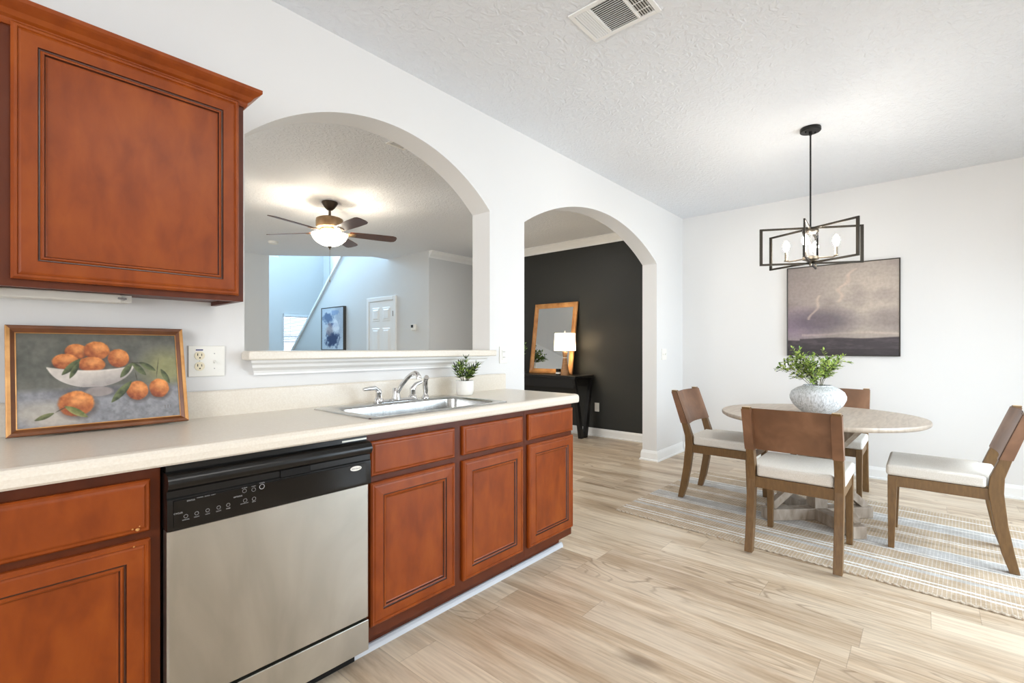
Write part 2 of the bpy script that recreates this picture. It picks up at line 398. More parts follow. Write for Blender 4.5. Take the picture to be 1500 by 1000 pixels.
# floor and ceilings
m = MB(); m.box(-3, 7.5, -2.6, 12.0, -.1, 0)
struct(m.build('floor', FLOOR))
m = MB(); m.box(XL, XB+.15, YR, YW+.08, H, H+.25); struct(m.build('ceiling', CEIL))
m = MB(); m.prism([(XL,YW+.08),(XK+.1,YW+.08),(XK+.1,5.95),(4.83,5.95),(4.83,6.98),(4.43,6.98),(3.26,8.17),(XL,8.17)], H, H+.25, 'z')
struct(m.build('ceiling', CEIL))

def arch_z(x, xa, xb, zs, zp):
    c = (xa+xb)/2; hf = (xb-xa)/2; r = zp-zs; Rr = (hf*hf+r*r)/(2*r)
    return zp - Rr + math.sqrt(max(0, Rr*Rr-(x-c)**2))
A1 = (.766, 2.262, 2.115, 2.415); A2 = (2.618, 4.835, 2.115, 2.42)
def arch_wall():
    m = MB(); xs = [XL]
    n = 48
    xs += [A1[0]+(A1[1]-A1[0])*i/n for i in range(n+1)] + [A2[0]+(A2[1]-A2[0])*i/n for i in range(n+1)] + [XK]
    for a, b in zip(xs, xs[1:]):
        mid = (a+b)/2
        spans = []
        if A1[0] < mid < A1[1]:
            spans = [(0, 0, 1.16, 1.16), (arch_z(a, *A1), arch_z(b, *A1), H, H)]
        elif A2[0] < mid < A2[1]:
            spans = [(arch_z(a, *A2), arch_z(b, *A2), H, H)]
        else: spans = [(0, 0, H, H)]
        for (l0, l1, t0, t1) in spans:
            vs = [(a,YW,l0),(b,YW,l1),(b,YW,t1),(a,YW,t0),(a,YT,l0),(b,YT,l1),(b,YT,t1),(a,YT,t0)]
            fs = [(0,1,2,3),(7,6,5,4),(0,4,5,1),(3,2,6,7)]
            if spans[0][2] != H or len(spans) > 1 or l0 > 0:
                pass
            m.add(vs, fs)
    # jambs
    for xj, z0, z1 in ((A1[0], 1.16, A1[2]), (A1[1], 1.16, A1[2]), (A2[0], 0, A2[2]), (A2[1], 0, A2[2])):
        m.add([(xj,YW,z0),(xj,YT,z0),(xj,YT,z1),(xj,YW,z1)], [(0,1,2,3)])
    me = bpy.data.meshes.new('wall_left'); me.from_pydata(m.v, [], m.f); me.materials.append(WALLW)
    bm = bmesh.new(); bm.from_mesh(me); bmesh.ops.remove_doubles(bm, verts=bm.verts, dist=1e-5); bmesh.ops.recalc_face_normals(bm, faces=bm.faces); bm.to_mesh(me); bm.free()
    o = bpy.data.objects.new('wall_left', me); COL.objects.link(o); return struct(o)
arch_wall()
# dining back wall, black wall, kitchen end wall, right wall with patio door opening
m = MB(); m.box(XB, XB+.15, YR, YW, 0, H); struct(m.build('wall_back', WALLW))
m = MB(); m.box(XK, XK+.12, YT, 5.93, 0, H); struct(m.build('wall_formal', BLACKW))
def wall_hole(name, axis, pos, th, a0, a1, z0, z1, holes, mat):
    """wall with rectangular holes [(a,b,z0,z1)], built of boxes in ONE mesh"""
    m = MB(); cur = a0
    def bx(p, q, r, s):
        if q-p < 1e-4 or s-r < 1e-4: return
        if axis == 'y': m.box(p, q, pos, pos+th, r, s)
        else: m.box(pos, pos+th, p, q, r, s)
    for (ha, hb, hz0, hz1) in sorted(holes):
        bx(cur, ha, z0, z1); bx(ha, hb, z0, hz0); bx(ha, hb, hz1, z1); cur = hb
    bx(cur, a1, z0, z1)
    return struct(m.build(name, mat, weld=False))
wall_hole('wall_right', 'y', YR-.15, .15, XL, XB+.15, 0, H, [(2.6, 4.9, .02, 2.08)], WALLW)
wall_hole('wall_kitchen_end', 'x', XL-.15, .15, YR, 8.3, 0, H, [(-1.1, .7, .95, 2.15)], WALLW)
wall_hole('wall_far', 'y', 8.17, .12, XL, 3.26, 0, H, [], WALLG)
# foyer / stairwell: higher than the rest
ZF = 5.3
wall_hole('wall_foyer_far', 'y', 11.2, .15, 3.26, 6.0, 0, ZF, [(4.77, 5.45, .95, 2.02), (3.5, 4.7, 3.3, 4.7)], WALLG)
m = MB(); m.box(5.75, 5.87, 5.93, 11.2, 0, ZF); struct(m.build('wall_foyer_right', WALLG))
m = MB(); m.box(3.14, 3.26, 8.29, 11.2, 0, ZF); m.box(3.14, 3.26, 6.9, 8.29, H+.25, ZF); struct(m.build('wall_foyer_left', WALLG))
m = MB(); m.box(3.14, 5.87, 6.88, 7.0, H+.25, ZF); struct(m.build('wall_foyer_front', WALLG))
m = MB(); m.box(3.14, 6.0, 6.88, 11.35, ZF, ZF+.1); struct(m.build('ceiling', CEIL))
# stair side wall (X=4.75) with sloping top
stair = [(5.93,0),(10.9,0),(10.9,.90),(6.19+.2,4.82),(5.93,4.82)]
m = MB(); m.prism(stair, 4.75, 4.86, 'x'); struct(m.build('wall_stair', WALLG))
m = MB()
d = Vector((10.9-6.39, .90-4.82)).normalized(); nrm = Vector((-d.y, d.x)) if -d.y > 0 else Vector((d.y, -d.x))
q = [(10.9,.90),(6.39,4.82)]
nn = Vector((d.y, -d.x)); 
if nn.y < 0: nn = -nn
m.prism([(10.9,.90),(6.39,4.82),(6.39+nn.x*.045,4.82+nn.y*.045),(10.9+nn.x*.045,.90+nn.y*.045)], 4.715, 4.895, 'x')
struct(m.build('trim_1', TRIM))
# wall closing the formal room (parallel to the arch wall)
m = MB(); m.box(4.7505, XK+.12, 5.88, 5.93, 0, H); struct(m.build('wall_formal_end', WALLG))

# mouldings: profile swept along a straight run
def crown(x0, y0, x1, y1, nx, ny, name='trim_2', ztop=H, s=1.0):
    """(nx,ny): direction into the room"""
    prof = [(0,0),(.085,0),(.085,-.012),(.070,-.022),(.058,-.045),(.030,-.070),(.014,-.088),(.012,-.105),(0,-.105)]
    m = MB(); n = len(prof); vs = []
    for (x, y) in ((x0,y0),(x1,y1)):
        for o_, z in prof: vs.append((x+nx*o_*s, y+ny*o_*s, ztop+z*s))
    fs = [(i, (i+1) % n, (i+1) % n+n, i+n) for i in range(n)] + [tuple(range(n)), tuple(range(n, 2*n))]
    m.add(vs, fs); return struct(m.build(name, TRIM))
crown(XK, YT, XK, 5.88, -1, 0, 'trim_2')
crown(4.75, 5.88, XK, 5.88, 0, -1, 'trim_3')
def base_run(name, pts, side):
    """baseboard along polyline; side=+1: room lies to the left of travel"""
    prof = [(0,0),(.026,0),(.026,.014),(.016,.020),(.014,.082),(.010,.094),(.005,.108),(0,.110)]
    m = MB(); n = len(prof); P = [Vector(p) for p in pts]; vs = []
    for i, p in enumerate(P):
        ds = []
        if i > 0: ds.append((P[i]-P[i-1]).normalized())
        if i < len(P)-1: ds.append((P[i+1]-P[i]).normalized())
        ns = [Vector((-d_.y, d_.x))*side for d_ in ds]
        nv = ns[0] if len(ns) == 1 else (ns[0]+ns[1])/(1+ns[0].dot(ns[1]))
        for o_, z in prof: vs.append((p.x+nv.x*o_, p.y+nv.y*o_, z))
    fs = []
    for j in range(len(P)-1): fs += [(j*n+i, j*n+(i+1) % n, (j+1)*n+(i+1) % n, (j+1)*n+i) for i in range(n)]
    fs += [tuple(range(n)), tuple(range((len(P)-1)*n, len(P)*n))]
    m.add(vs, fs); return struct(m.build(name, TRIM))
base_run('baseboard_arch', [(A2[1], YT), (A2[1], YW), (XB, YW)], -1) if False else base_run('baseboard_left', [(XB-.0, YW), (A2[1], YW), (A2[1], YT), (XK-.03, YT)], 1)
base_run('baseboard_back', [(XB, YR), (XB, YW-.02)], 1)
base_run('baseboard_formal', [(XK, YT+.03), (XK, 5.88)], 1)
base_run('baseboard_pier', [(A2[0], YT), (A2[0], YW), (2.40, YW)], -1) if False else base_run('baseboard_pier', [(2.46, YW), (A2[0], YW), (A2[0], YT), (2.1, YT)], -1)

# sill ledge of the pass-through with its moulded apron
led = thing('pass_through_ledge', 'cream laminate ledge with moulded white apron capping the arched pass-through above the sink', 'ledge', (1.5, 2.17, 1.161))
m = MB(); m.prism([(.752,2.080),(2.235,2.080),(2.235,2.167),(2.2595,2.167),(2.2595,YT+.003),(2.29,YT+.003),(2.29,YT+.09),(.74,YT+.09),(.74,YT+.003),(.7685,YT+.003),(.7685,2.167),(.752,2.167)], 1.161, 1.199, 'z'); m.build('ledge_top', COUNTER, led, bevel=.007, seg=3, smooth=True)
m = MB()
pr_ = [(2.095,1.1605),(2.100,1.150),(2.118,1.140),(2.124,1.128),(2.146,1.114),(2.152,1.104),(2.152,1.096),(2.169,1.096),(2.169,1.1605)]
n = len(pr_); vs = []
for (y, z) in pr_: vs.append((.765+(y-2.095)*.55, y, z))
for (y, z) in pr_: vs.append((2.175-(y-2.095)*.2, y, z))
m.add(vs, [(i, (i+1) % n, (i+1) % n+n, i+n) for i in range(n)] + [tuple(range(n)), tuple(range(n, 2*n))])
m.build('apron_moulding', TRIM, led)

# windows and doors of the shell
def window_frame(name, axis, pos, a0, a1, z0, z1, mull=True):
    m = MB(); t = .05
    def bx(p, q, r, s, d0=-.03, d1=.03):
        if axis == 'y': m.box(p, q, pos+d0, pos+d1, r, s)
        else: m.box(pos+d0, pos+d1, p, q, r, s)
    bx(a0, a1, z0, z0+t); bx(a0, a1, z1-t, z1); bx(a0, a0+t, z0+t, z1-t); bx(a1-t, a1, z0+t, z1-t)
    if mull == 'v': c_ = (a0+a1)/2; bx(c_-.03, c_+.03, z0+t, z1-t)
    if mull == 'h': c_ = (z0+z1)/2; bx(a0+t, a1-t, c_-.02, c_+.02)
    o = struct(m.build(name, TRIM))
    g = MB()
    if axis == 'y': g.box(a0+t, a1-t, pos-.004, pos+.004, z0+t, z1-t)
    else: g.box(pos-.004, pos+.004, a0+t, a1-t, z0+t, z1-t)
    g.build('window_pane', GLASS, o)
    return o
window_frame('window_1', 'y', 11.27, 4.77, 5.45, .95, 2.02, 'h')
window_frame('window_2', 'y', 11.27, 3.5, 4.7, 3.3, 4.7, 'v')  # high foyer window, unseen, added for the light there
window_frame('window_3', 'x', XL-.08, -1.1, .7, .95, 2.15, 'v')  # unseen kitchen end window, added for the lighting
window_frame('door_2', 'y', YR-.10, 2.6, 4.9, .02, 2.08, 'v')
# blind at the foyer window
bl = thing('window_blind', 'white slatted blind half lowered over the small stairwell window', 'blind', (5.11, 11.18, 2.0))
m = MB(); m.box(4.78, 5.44, 11.14, 11.19, 1.96, 2.01); m.build('head_rail', BLINDM, bl)
m = MB()
for k in range(15):
    z = 1.945 - k*.0385
    m.hexa([(4.785,11.150,z-.014),(5.435,11.150,z-.014),(5.435,11.152,z-.0125),(4.785,11.152,z-.0125)], [(4.785,11.182,z+.012),(5.435,11.182,z+.012),(5.435,11.184,z+.0135),(4.785,11.184,z+.0135)])
m.build('slats', BLINDM, bl)
m = MB(); m.box(4.785, 5.435, 11.150, 11.185, 1.345, 1.375); m.build('bottom_rail', BLINDM, bl)
m = MB(); m.tube([(4.92,11.135,1.97),(4.92,11.135,1.50)], .004, 6); m.build('tilt_wand', WHITEP, bl)
m = MB(); m.box(4.73, 5.49, 11.12, 11.2, .93, .955); m.box(4.75, 5.47, 11.17, 11.2, .85, .93); struct(m.build('trim_4', TRIM))

# six panel door on the stair wall, with casing
dr = bpy.data.objects.new('door_1', None); COL.objects.link(dr); struct(dr); dr.location = (4.75, 7.17, 0)
m = MB(); y0, y1, z1 = 6.80, 7.54, 2.03
m.box(4.735, 4.752, y0, y1, 0.01, z1)
m.build('door_slab', TRIM, dr)
m = MB()
mid = (y0+y1)/2
for (pa, pb) in ((y0+.10, mid-.045), (mid+.045, y1-.10)):
    for (za, zb) in ((.22,.72),(.86,1.56),(1.68,1.92)):
        for ins, x in ((0, 4.729), (.02, 4.733)):
            pass
        # raised moulded panel: sunk frame line and a raised field
        m.hexa([(4.7350,pa,za),(4.7350,pb,za),(4.7350,pb,zb),(4.7350,pa,zb)], [(4.730,pa+.008,za+.008),(4.730,pb-.008,za+.008),(4.730,pb-.008,zb-.008),(4.730,pa+.008,zb-.008)])
        m.hexa([(4.7300,pa+.03,za+.03),(4.7300,pb-.03,za+.03),(4.7300,pb-.03,zb-.03),(4.7300,pa+.03,zb-.03)], [(4.722,pa+.05,za+.05),(4.722,pb-.05,za+.05),(4.722,pb-.05,zb-.05),(4.722,pa+.05,zb-.05)])
m.build('raised_panels', TRIM, dr)
m = MB(); m.box(4.722, 4.752, y0-.07, y0-.003, 0, z1+.075); m.box(4.722, 4.752, y1+.003, y1+.07, 0, z1+.075); m.box(4.722, 4.752, y0-.003, y1+.003, z1+.006, z1+.075)
m.build('casing', TRIM, dr, bevel=.004)
for z in (.25, 1.0, 1.80):
    m = MB(); m.tube([(4.726,y0+.002,z-.045),(4.726,y0+.002,z+.045)], .009, 8); m.build('hinge', BRONZE, dr)
m = MB(); m.lathe([(.012,0),(.012,.03),(.026,.04),(.028,.055),(.016,.068)], 14); 
o = m.build('door_knob', NICKEL, dr, smooth=True, world=False); o.rotation_euler = (0, R(-90), 0); o.location = (-.012, y1-.07-7.17, .93)

# thermostat
th = thing('thermostat', 'small white thermostat with dark display on the wall right of the panelled door', 'thermostat', (4.745, 6.26, 1.55))
m = MB(); m.box(4.722, 4.749, 6.19, 6.31, 1.50, 1.60); m.build('body', WHITEP, th, bevel=.006, seg=3)
m = MB(); m.box(4.7195, 4.723, 6.245, 6.30, 1.545, 1.59); m.build('display', BLACKP, th)
# smoke detector and small ceiling vent in the living room
m = MB(); m.lathe([(.068,0),(.068,-.012),(.060,-.030),(.034,-.038),(.030,-.034),(.001,-.034)], 28, (2.87, 7.05, H-.0005)); tag(m.build('smoke_detector', WHITEP, smooth=True), 'round white smoke detector on the living room ceiling behind the fan', 'smoke detector')

def vent(name, x0, x1, y0, y1, label, detailed=True):
    t = thing(name, label, 'vent', ((x0+x1)/2, (y0+y1)/2, H))
    z = H; f = .022
    m = MB()
    ys = [y0+f, y0+f+.075, y1-f-.075, y1-f]
    m.box(x0, x1, y0, y0+f, z-.008, z-.0005); m.box(x0, x1, y1-f, y1, z-.008, z-.0005); m.box(x0, x0+f, y0+f, y1-f, z-.008, z-.0005); m.box(x1-f, x1, y0+f, y1-f, z-.008, z-.0005)
    for y in ys[1:3]: m.box(x0+f, x1-f, y-.006, y+.006, z-.008, z-.0005)
    m.build('frame', TRIM, t, bevel=.002)
    m = MB(); m.box(x0+f, x1-f, y0+f, y1-f, z-.0012, z-.0004); m.build('duct_opening', DARKSLOT, t)
    m = MB()
    def slat_x(y, w, tilt):   # runs along x
        m.hexa([(x0+f,y-w,z-.0015),(x1-f,y-w,z-.0015),(x1-f,y-w+.001,z-.0015),(x0+f,y-w+.001,z-.0015)], [(x0+f,y+tilt,z-.008),(x1-f,y+tilt,z-.008),(x1-f,y+tilt+.0012,z-.008),(x0+f,y+tilt+.0012,z-.008)])
    for k in range(6): slat_x(ys[2]+.010+k*.0115, .0035, .0015)
    for k in range(6): slat_x(ys[0]+.006+k*.0115, -.006, -.004)
    k = 0; x = x0+f+.004
    while x < x1-f-.004:
        m.hexa([(x+.001,ys[1]+.006,z-.0015),(x+.002,ys[1]+.006,z-.0015),(x+.002,ys[2]-.006,z-.0015),(x+.001,ys[2]-.006,z-.0015)], [(x+.0,ys[1]+.006,z-.0065),(x+.0013,ys[1]+.006,z-.0065),(x+.0013,ys[2]-.006,z-.0065),(x+.0,ys[2]-.006,z-.0065)])
        x += .0125
    m.build('louvres', TRIM, t)
    for k in range(3):
        xx = x0+f+.05*(k+1); m = MB(); m.box(xx-.0015, xx+.0015, ys[0]+.001, ys[1]-.007, z-.0125, z-.0110); m.build('damper_bar', TRIM, t)
vent('ceiling_vent', 1.812, 2.058, .90, 1.242, 'white louvred air vent in the kitchen ceiling at the top of the frame')
vent('ceiling_vent', 2.04, 2.20, 2.76, 3.03, 'small white air vent in the living room ceiling beside the arch edge')

# wall plates
def plate(name, cat, label, x0, x1, z0, z1, kind, wall='y', pos=YW):
    t = thing(name, label, cat, ((x0+x1)/2, pos, (z0+z1)/2) if wall == 'y' else (pos, (x0+x1)/2, (z0+z1)/2))
    def B(a, b, d0, d1, r, s, nm, mt, bev=0):
        m = MB()
        for (a_, b_, r_, s_) in (zip(a, b, r, s) if isinstance(a, list) else [(a, b, r, s)]):
            if wall == 'y': m.box(a_, b_, pos-d1, pos-d0, r_, s_)
            else: m.box(pos-d1, pos-d0, a_, b_, r_, s_)
        return m.build(nm, mt, t, bevel=bev)
    B(x0, x1, 0.0005, .007, z0, z1, 'cover_plate', WHITEP, .002)
    zc = (z0+z1)/2; return t, B, zc
t, B, zc = plate('outlet_and_switch_plate', 'outlet', 'double white wall plate with two-socket outlet and toggle switch beside the fruit painting', .562, .690, 1.098, 1.220, 'x')
xo = .600
for z in (zc+.022, zc-.020):
    m = MB(); m.M = Matrix.Translation((xo, YW-.0070, z)) @ Matrix.Rotation(R(90), 4, 'X'); m.lathe([(.0175,0),(.0175,.0025)], 20); rec = m.build('receptacle', IVORY, t)
    y_ = YW-.0098
    for q_ in ((-.0085,-.0055,-.001,.009),(.0055,.0080,-.001,.008),(-.002,.003,-.011,-.006)):
        m = MB(); m.box(xo+q_[0],xo+q_[1],y_,y_+.001,z+q_[2],z+q_[3]); m.build('slot', DARKSLOT, rec)
m = MB(); m.box(xo-.013, xo+.012, YW-.0076, YW-.0069, zc+.042, zc+.047); m.build('printed_label', BLUEP, t, label='small blue printed strip')
xs_ = .652
m = MB(); m.box(xs_-.006, xs_+.006, YW-.0078, YW-.0068, zc-.012, zc+.012); m.hexa([(xs_-.004,YW-.0075,zc-.006),(xs_+.004,YW-.0075,zc-.006),(xs_+.004,YW-.0075,zc+.004),(xs_-.004,YW-.0075,zc+.004)], [(xs_-.003,YW-.018,zc-.012),(xs_+.003,YW-.018,zc-.012),(xs_+.003,YW-.018,zc-.006),(xs_-.003,YW-.018,zc-.006)])
m.build('toggle', WHITEP, t)
for (x_, z_) in ((xs_, zc+.030), (xs_, zc-.030), (xo, zc+.001)):
    m = MB(); m.box(x_-.002, x_+.002, YW-.0078, YW-.0069, z_-.002, z_+.002); m.build('screw', GREYP, t)
t, B, zc = plate('outlet_plate', 'outlet', 'narrow white outlet plate at the right end of the pass-through ledge', 2.352, 2.428, 1.108, 1.222, 'x')
xo = 2.39
m = MB(); m.box(xo-.017, xo+.017, YW-.0095, YW-.0069, zc-.034, zc+.034); rec = m.build('receptacle', WHITEP, t, bevel=.001)
for z in (zc+.018, zc-.020):
    for dx in (-.0068, .0068):
        m = MB(); m.box(xo+dx-.0013,xo+dx+.0013,YW-.0103,YW-.0094,z,z+.008); m.build('slot', DARKSLOT, rec)
t, B, zc = plate('light_switch', 'light switch', 'white light switch right of the tall archway, above the left dining chair', 4.955, 5.075, 1.085, 1.205, 'x')
for dx in (-.028, .022):
    m = MB(); m.box(5.015+dx-.005, 5.015+dx+.005, YW-.016, YW-.0069, zc-.010, zc+.010); m.build('toggle', WHITEP, t, bevel=.001)
t, B, zc = plate('outlet_plate', 'outlet', 'white outlet plate low on the black wall beside the console table', 3.385, 3.455, .34, .46, 'x', wall='x', pos=XK)
m = MB(); m.box(XK-.0095, XK-.0069, 3.403, 3.437, .366, .434); rec = m.build('receptacle', WHITEP, t)

# ------------------------------------------------------------------ kitchen cabinets
CZ = .89                       # cabinet top
FY, DY = 1.602, 1.582          # face frame / door front
def door_front(name, x0, x1, z0, z1, y, parent, label=None):
    t = .019
    prof = [(0,y+t),(0,y+.006),(.006,y),(.012,y),(.014,y+.0035),(.020,y+.0015),(.052,y),(.054,y+.004),(.057,y+.0045),(.061,y+.0005),(.065,y+.0015),(.068,y+.008),(.072,y+.0095)]
    mis = [0,0,0,0,0,0,1,1,0,0,1,0,2]
    m = MB(); m.ringpanel(x0, x1, z0, z1, prof, mis=mis)
    return m.build(name, [CHERRY, GLAZE, CHERRY], parent, label=label)
def drawer_front(name, x0, x1, z0, z1, y, parent):
    t = .019
    prof = [(0,y+t),(0,y+.008),(.004,y+.004),(.010,y+.0035),(.015,y+.0005),(.018,y)]
    m = MB(); m.ringpanel(x0, x1, z0, z1, prof, mis=[0,0,0,0,0,0])
    return m.build(name, [CHERRY, GLAZE], parent)
def carcass(x0, x1, parent, y0=FY, y1=YW-.004, side=True):
    m = MB(); m.box(x0, x1, y0, y0+.02, .10, CZ-.001); m.box(x0, x0+.016, y0+.02, y1, .10, CZ-.001); m.box(x1-.016, x1, y0+.02, y1, .10, CZ-.001); m.box(x0+.016, x1-.016, y0+.02, y1, .10, .116); m.box(x0+.016, x1-.016, y1-.006, y1, .116, CZ-.001); m.build('cabinet_body', CHERRYD, parent, bevel=.0015)
    m = MB(); m.box(x0, x1-.004, 1.690, y1, 0.002, .10); m.build('toe_kick', CHERRYD, parent)
# left base cabinet
b1 = thing('base_cabinet', 'cherry base cabinet with drawer and door left of the dishwasher, worn drawer corner', 'cabinet', (.05, 1.9, 0), group=None)
carcass(-.55, .350, b1)
drawer_front('drawer_front', -.52, .325, .716, .855, DY, b1)
door_front('door', -.10, .325, .15, .695, DY, b1)
for (x, z, r) in ((.296,.727,.005),(.285,.731,.003),(.30,.735,.0025),(.288,.684,.003)):
    m = MB(); m.M = Matrix.Translation((x, DY+.0015, z)) @ Matrix.Rotation(R(90), 4, 'X'); m.lathe([(r,0),(r*.6,.0020)], 7)
    m.build('chip', GOLDE, b1, label='small pale chip in the finish')
# sink base with two doors, then narrow end cabinet
b2 = thing('sink_base_cabinet', 'cherry sink base cabinet with two false drawers and two doors right of the dishwasher', 'cabinet', (1.46, 1.9, 0))
carcass(.985, 1.930, b2)
for xa, xb in ((1.003, 1.430), (1.480, 1.905)):
    drawer_front('false_drawer', xa, xb, .722, .855, DY, b2)
    door_front('door', xa, xb, .149, .697, DY, b2)
b3 = thing('end_base_cabinet', 'narrow cherry base cabinet at the right end of the counter, one drawer over one door', 'cabinet', (2.15, 1.9, 0))
carcass(1.931, 2.374, b3)
drawer_front('drawer_front', 1.953, 2.368, .722, .858, DY, b3); door_front('door', 1.953, 2.368, .149, .697, DY, b3)
# shoe strip along the toe kick
m = MB(); m.prism([(1.668,.0005),(1.689,.0005),(1.689,.026),(1.680,.026),(1.672,.018)], .93, 2.385, 'x')
struct(m.build('baseboard_cabinet', plain('shoe_strip_grey', (206,210,216), .4)))

# countertop with backsplash, hole for the sink
CT = .937
SX0, SX1, SY0, SY1 = 1.010, 1.800, 1.592, 2.072
hx0, hx1, hy0, hy1 = SX0+.02, SX1-.02, SY0+.02, SY1-.02
ct = thing('countertop', 'long cream laminate countertop with rounded front edge and matching backsplash', 'countertop', (1.0, 1.9, CZ))
def edge_profile():
    # y outward (front) profile of the rolled edge, top to bottom
    return [(1.600,CT),(1.585,CT+.0005),(1.570,CT+.001),(1.558,CT-.002),(1.551,CT-.010),(1.549,CT-.022),(1.550,CZ+.006),(1.555,CZ),(1.600,CZ)]
m = MB()
X0, X1 = -1.2, 2.392
prof = edge_profile(); n = len(prof); vs = []
def addrun(xa, xb, ins):
    pass
for x, k in ((X0, 0), (X1-.022, 0), (X1-.010, .003), (X1-.003, .010), (X1, .022)):
    for (y, z) in prof: vs.append((x, min(y+k, 1.600), z))
fs = []
for j in range(4): fs += [(j*n+i, (j+1)*n+i, (j+1)*n+(i+1) % n, j*n+(i+1) % n) for i in range(n)]
fs += [tuple(range(n)), tuple(range(4*n, 5*n))]
m.add(vs, fs)
yb = YW-.003
HX = [X0, hx0, hx1, X1]
m.box(X0, hx0, 1.600, yb, CZ, CT); m.box(hx1, X1, 1.600, yb, CZ, CT); m.box(hx0, hx1, 1.600, hy0, CZ, CT); m.box(hx0, hx1, hy1, yb, CZ, CT)
m.build('worktop', COUNTER, ct)
m = MB(); m.prism([(yb,CT),(2.142,CT),(2.142,1.034),(2.148,1.040),(yb,1.040)], X0, 2.388, 'x'); m.build('backsplash', COUNTER, ct)

# sink: rim, bowl, drain
sk = thing('kitchen_sink', 'stainless steel drop-in single bowl sink set in the cream countertop', 'sink', (1.405, 1.83, CT))
def rrect(x0, x1, y0, y1, r, n=5):
    pts = []
    for cx, cy, a in ((x1-r,y1-r,0),(x0+r,y1-r,90),(x0+r,y0+r,180),(x1-r,y0+r,270)):
        for i in range(n+1):
            w = R(a+90*i/n); pts.append((cx+r*math.cos(w), cy+r*math.sin(w)))
    return pts
def loft(m, rings, cap_last=True, mi=0):
    n = len(rings[0]); vs = [p for r in rings for p in r]
    fs = [(j*n+i, j*n+(i+1) % n, (j+1)*n+(i+1) % n, (j+1)*n+i) for j in range(len(rings)-1) for i in range(n)]
    if cap_last: fs.append(tuple((len(rings)-1)*n+i for i in range(n)))
    m.add(vs, fs, mi)
def R3(pts, z): return [(x, y, z) for x, y in pts]
m = MB()
bx0, bx1, by0, by1 = SX0+.055, SX1-.05, SY0+.045, SY1-.105
loft(m, [R3(rrect(SX0,SX1,SY0,SY1,.025), CT+.0006), R3(rrect(SX0+.003,SX1-.003,SY0+.003,SY1-.003,.024), CT+.005), R3(rrect(SX0+.012,SX1-.012,SY0+.012,SY1-.012,.022), CT+.0065),
         R3(rrect(bx0-.008,bx1+.008,by0-.008,by1+.008,.055), CT+.004), R3(rrect(bx0,bx1,by0,by1,.05), CT-.003)], False)
m.build('rim', SINKM, sk, smooth=True)
m = MB()
loft(m, [R3(rrect(bx0,bx1,by0,by1,.05), CT-.003), R3(rrect(bx0+.006,bx1-.006,by0+.006,by1-.006,.05), CT-.06), R3(rrect(bx0+.012,bx1-.012,by0+.012,by1-.012,.05), CT-.15),
         R3(rrect(bx0+.03,bx1-.03,by0+.03,by1-.03,.05), CT-.175), R3(rrect(bx0+.08,bx1-.08,by0+.08,by1-.08,.05), CT-.18)])
m.build('bowl', SINKM, sk, smooth=True)
m = MB(); m.lathe([(.042,0),(.040,.004),(.030,.003),(.028,-.002)], 20, (1.40, 1.80, CT-.180)); m.build('drain', CHROME, sk, smooth=True)

# faucet
FX, FYY, FZ = 1.424, 2.022, CT+.005
fc = thing('kitchen_faucet', 'chrome two-lever kitchen faucet with curved spout mounted on the sink back', 'faucet', (FX, FYY, FZ))
m = MB(); loft(m, [R3(rrect(FX-.125,FX+.125,FYY-.026,FYY+.026,.024), FZ+.0005), R3(rrect(FX-.125,FX+.125,FYY-.026,FYY+.026,.024), FZ+.008), R3(rrect(FX-.118,FX+.118,FYY-.019,FYY+.019,.018), FZ+.016)])
m.build('deck_plate', CHROME, fc, smooth=True)
m = MB(); m.lathe([(.024,.010),(.023,.02),(.019,.035),(.019,.062),(.016,.068)], 20, (FX, FYY, FZ)); m.build('spout_base', CHROME, fc, smooth=True)
m = MB(); pts = []
for p in ((0,0,.03),(.001,-.010,.048),(.003,-.042,.084),(.006,-.082,.120),(.008,-.115,.140),(.010,-.140,.147),(.011,-.158,.143),(.012,-.166,.131),(.012,-.167,.119)): pts.append((FX+p[0], FYY+p[1], FZ+p[2]))
m.tube(pts, [.012,.012,.011,.0105,.0105,.0115,.012,.0125,.0125], 14); m.build('spout', CHROME, fc, smooth=True)
for s in (-1, 1):
    hx = FX+s*.102
    m = MB(); m.lathe([(.023,.010),(.022,.020),(.015,.028),(.015,.052),(.016,.058),(.010,.068)], 18, (hx, FYY, FZ)); h = m.build('handle_base', CHROME, fc, smooth=True)
    m = MB()
    if s < 0: m.tube([(hx,FYY,FZ+.035),(hx-.004,FYY,FZ+.062),(hx-.022,FYY-.002,FZ+.075),(hx-.075,FYY-.006,FZ+.073),(hx-.088,FYY-.007,FZ+.072)], [.013,.013,.011,.009,.008], 12)
    else: m.tube([(hx,FYY,FZ+.035),(hx+.004,FYY,FZ+.062),(hx+.020,FYY+.002,FZ+.078),(hx+.046,FYY-.004,FZ+.088),(hx+.054,FYY-.006,FZ+.091)], [.013,.013,.011,.009,.008], 12)
    m.build('lever', CHROME, h, smooth=True)
sp = thing('sink_sprayer', 'chrome side sprayer standing right of the faucet', 'sprayer', (1.603, 2.022, FZ))
m = MB(); m.lathe([(.022,.0015),(.021,.010),(.014,.018),(.012,.024)], 18, (1.610,2.022,FZ)); m.build('base', CHROME, sp, smooth=True)
m = MB(); m.tube([(1.610,2.022,FZ+.020),(1.611,2.021,FZ+.045),(1.605,2.019,FZ+.070),(1.602,2.010,FZ+.098),(1.598,2.000,FZ+.112),(1.594,1.992,FZ+.116)], [.010,.014,.015,.012,.014,.012], 14); m.build('spray_head', CHROME, sp, smooth=True)

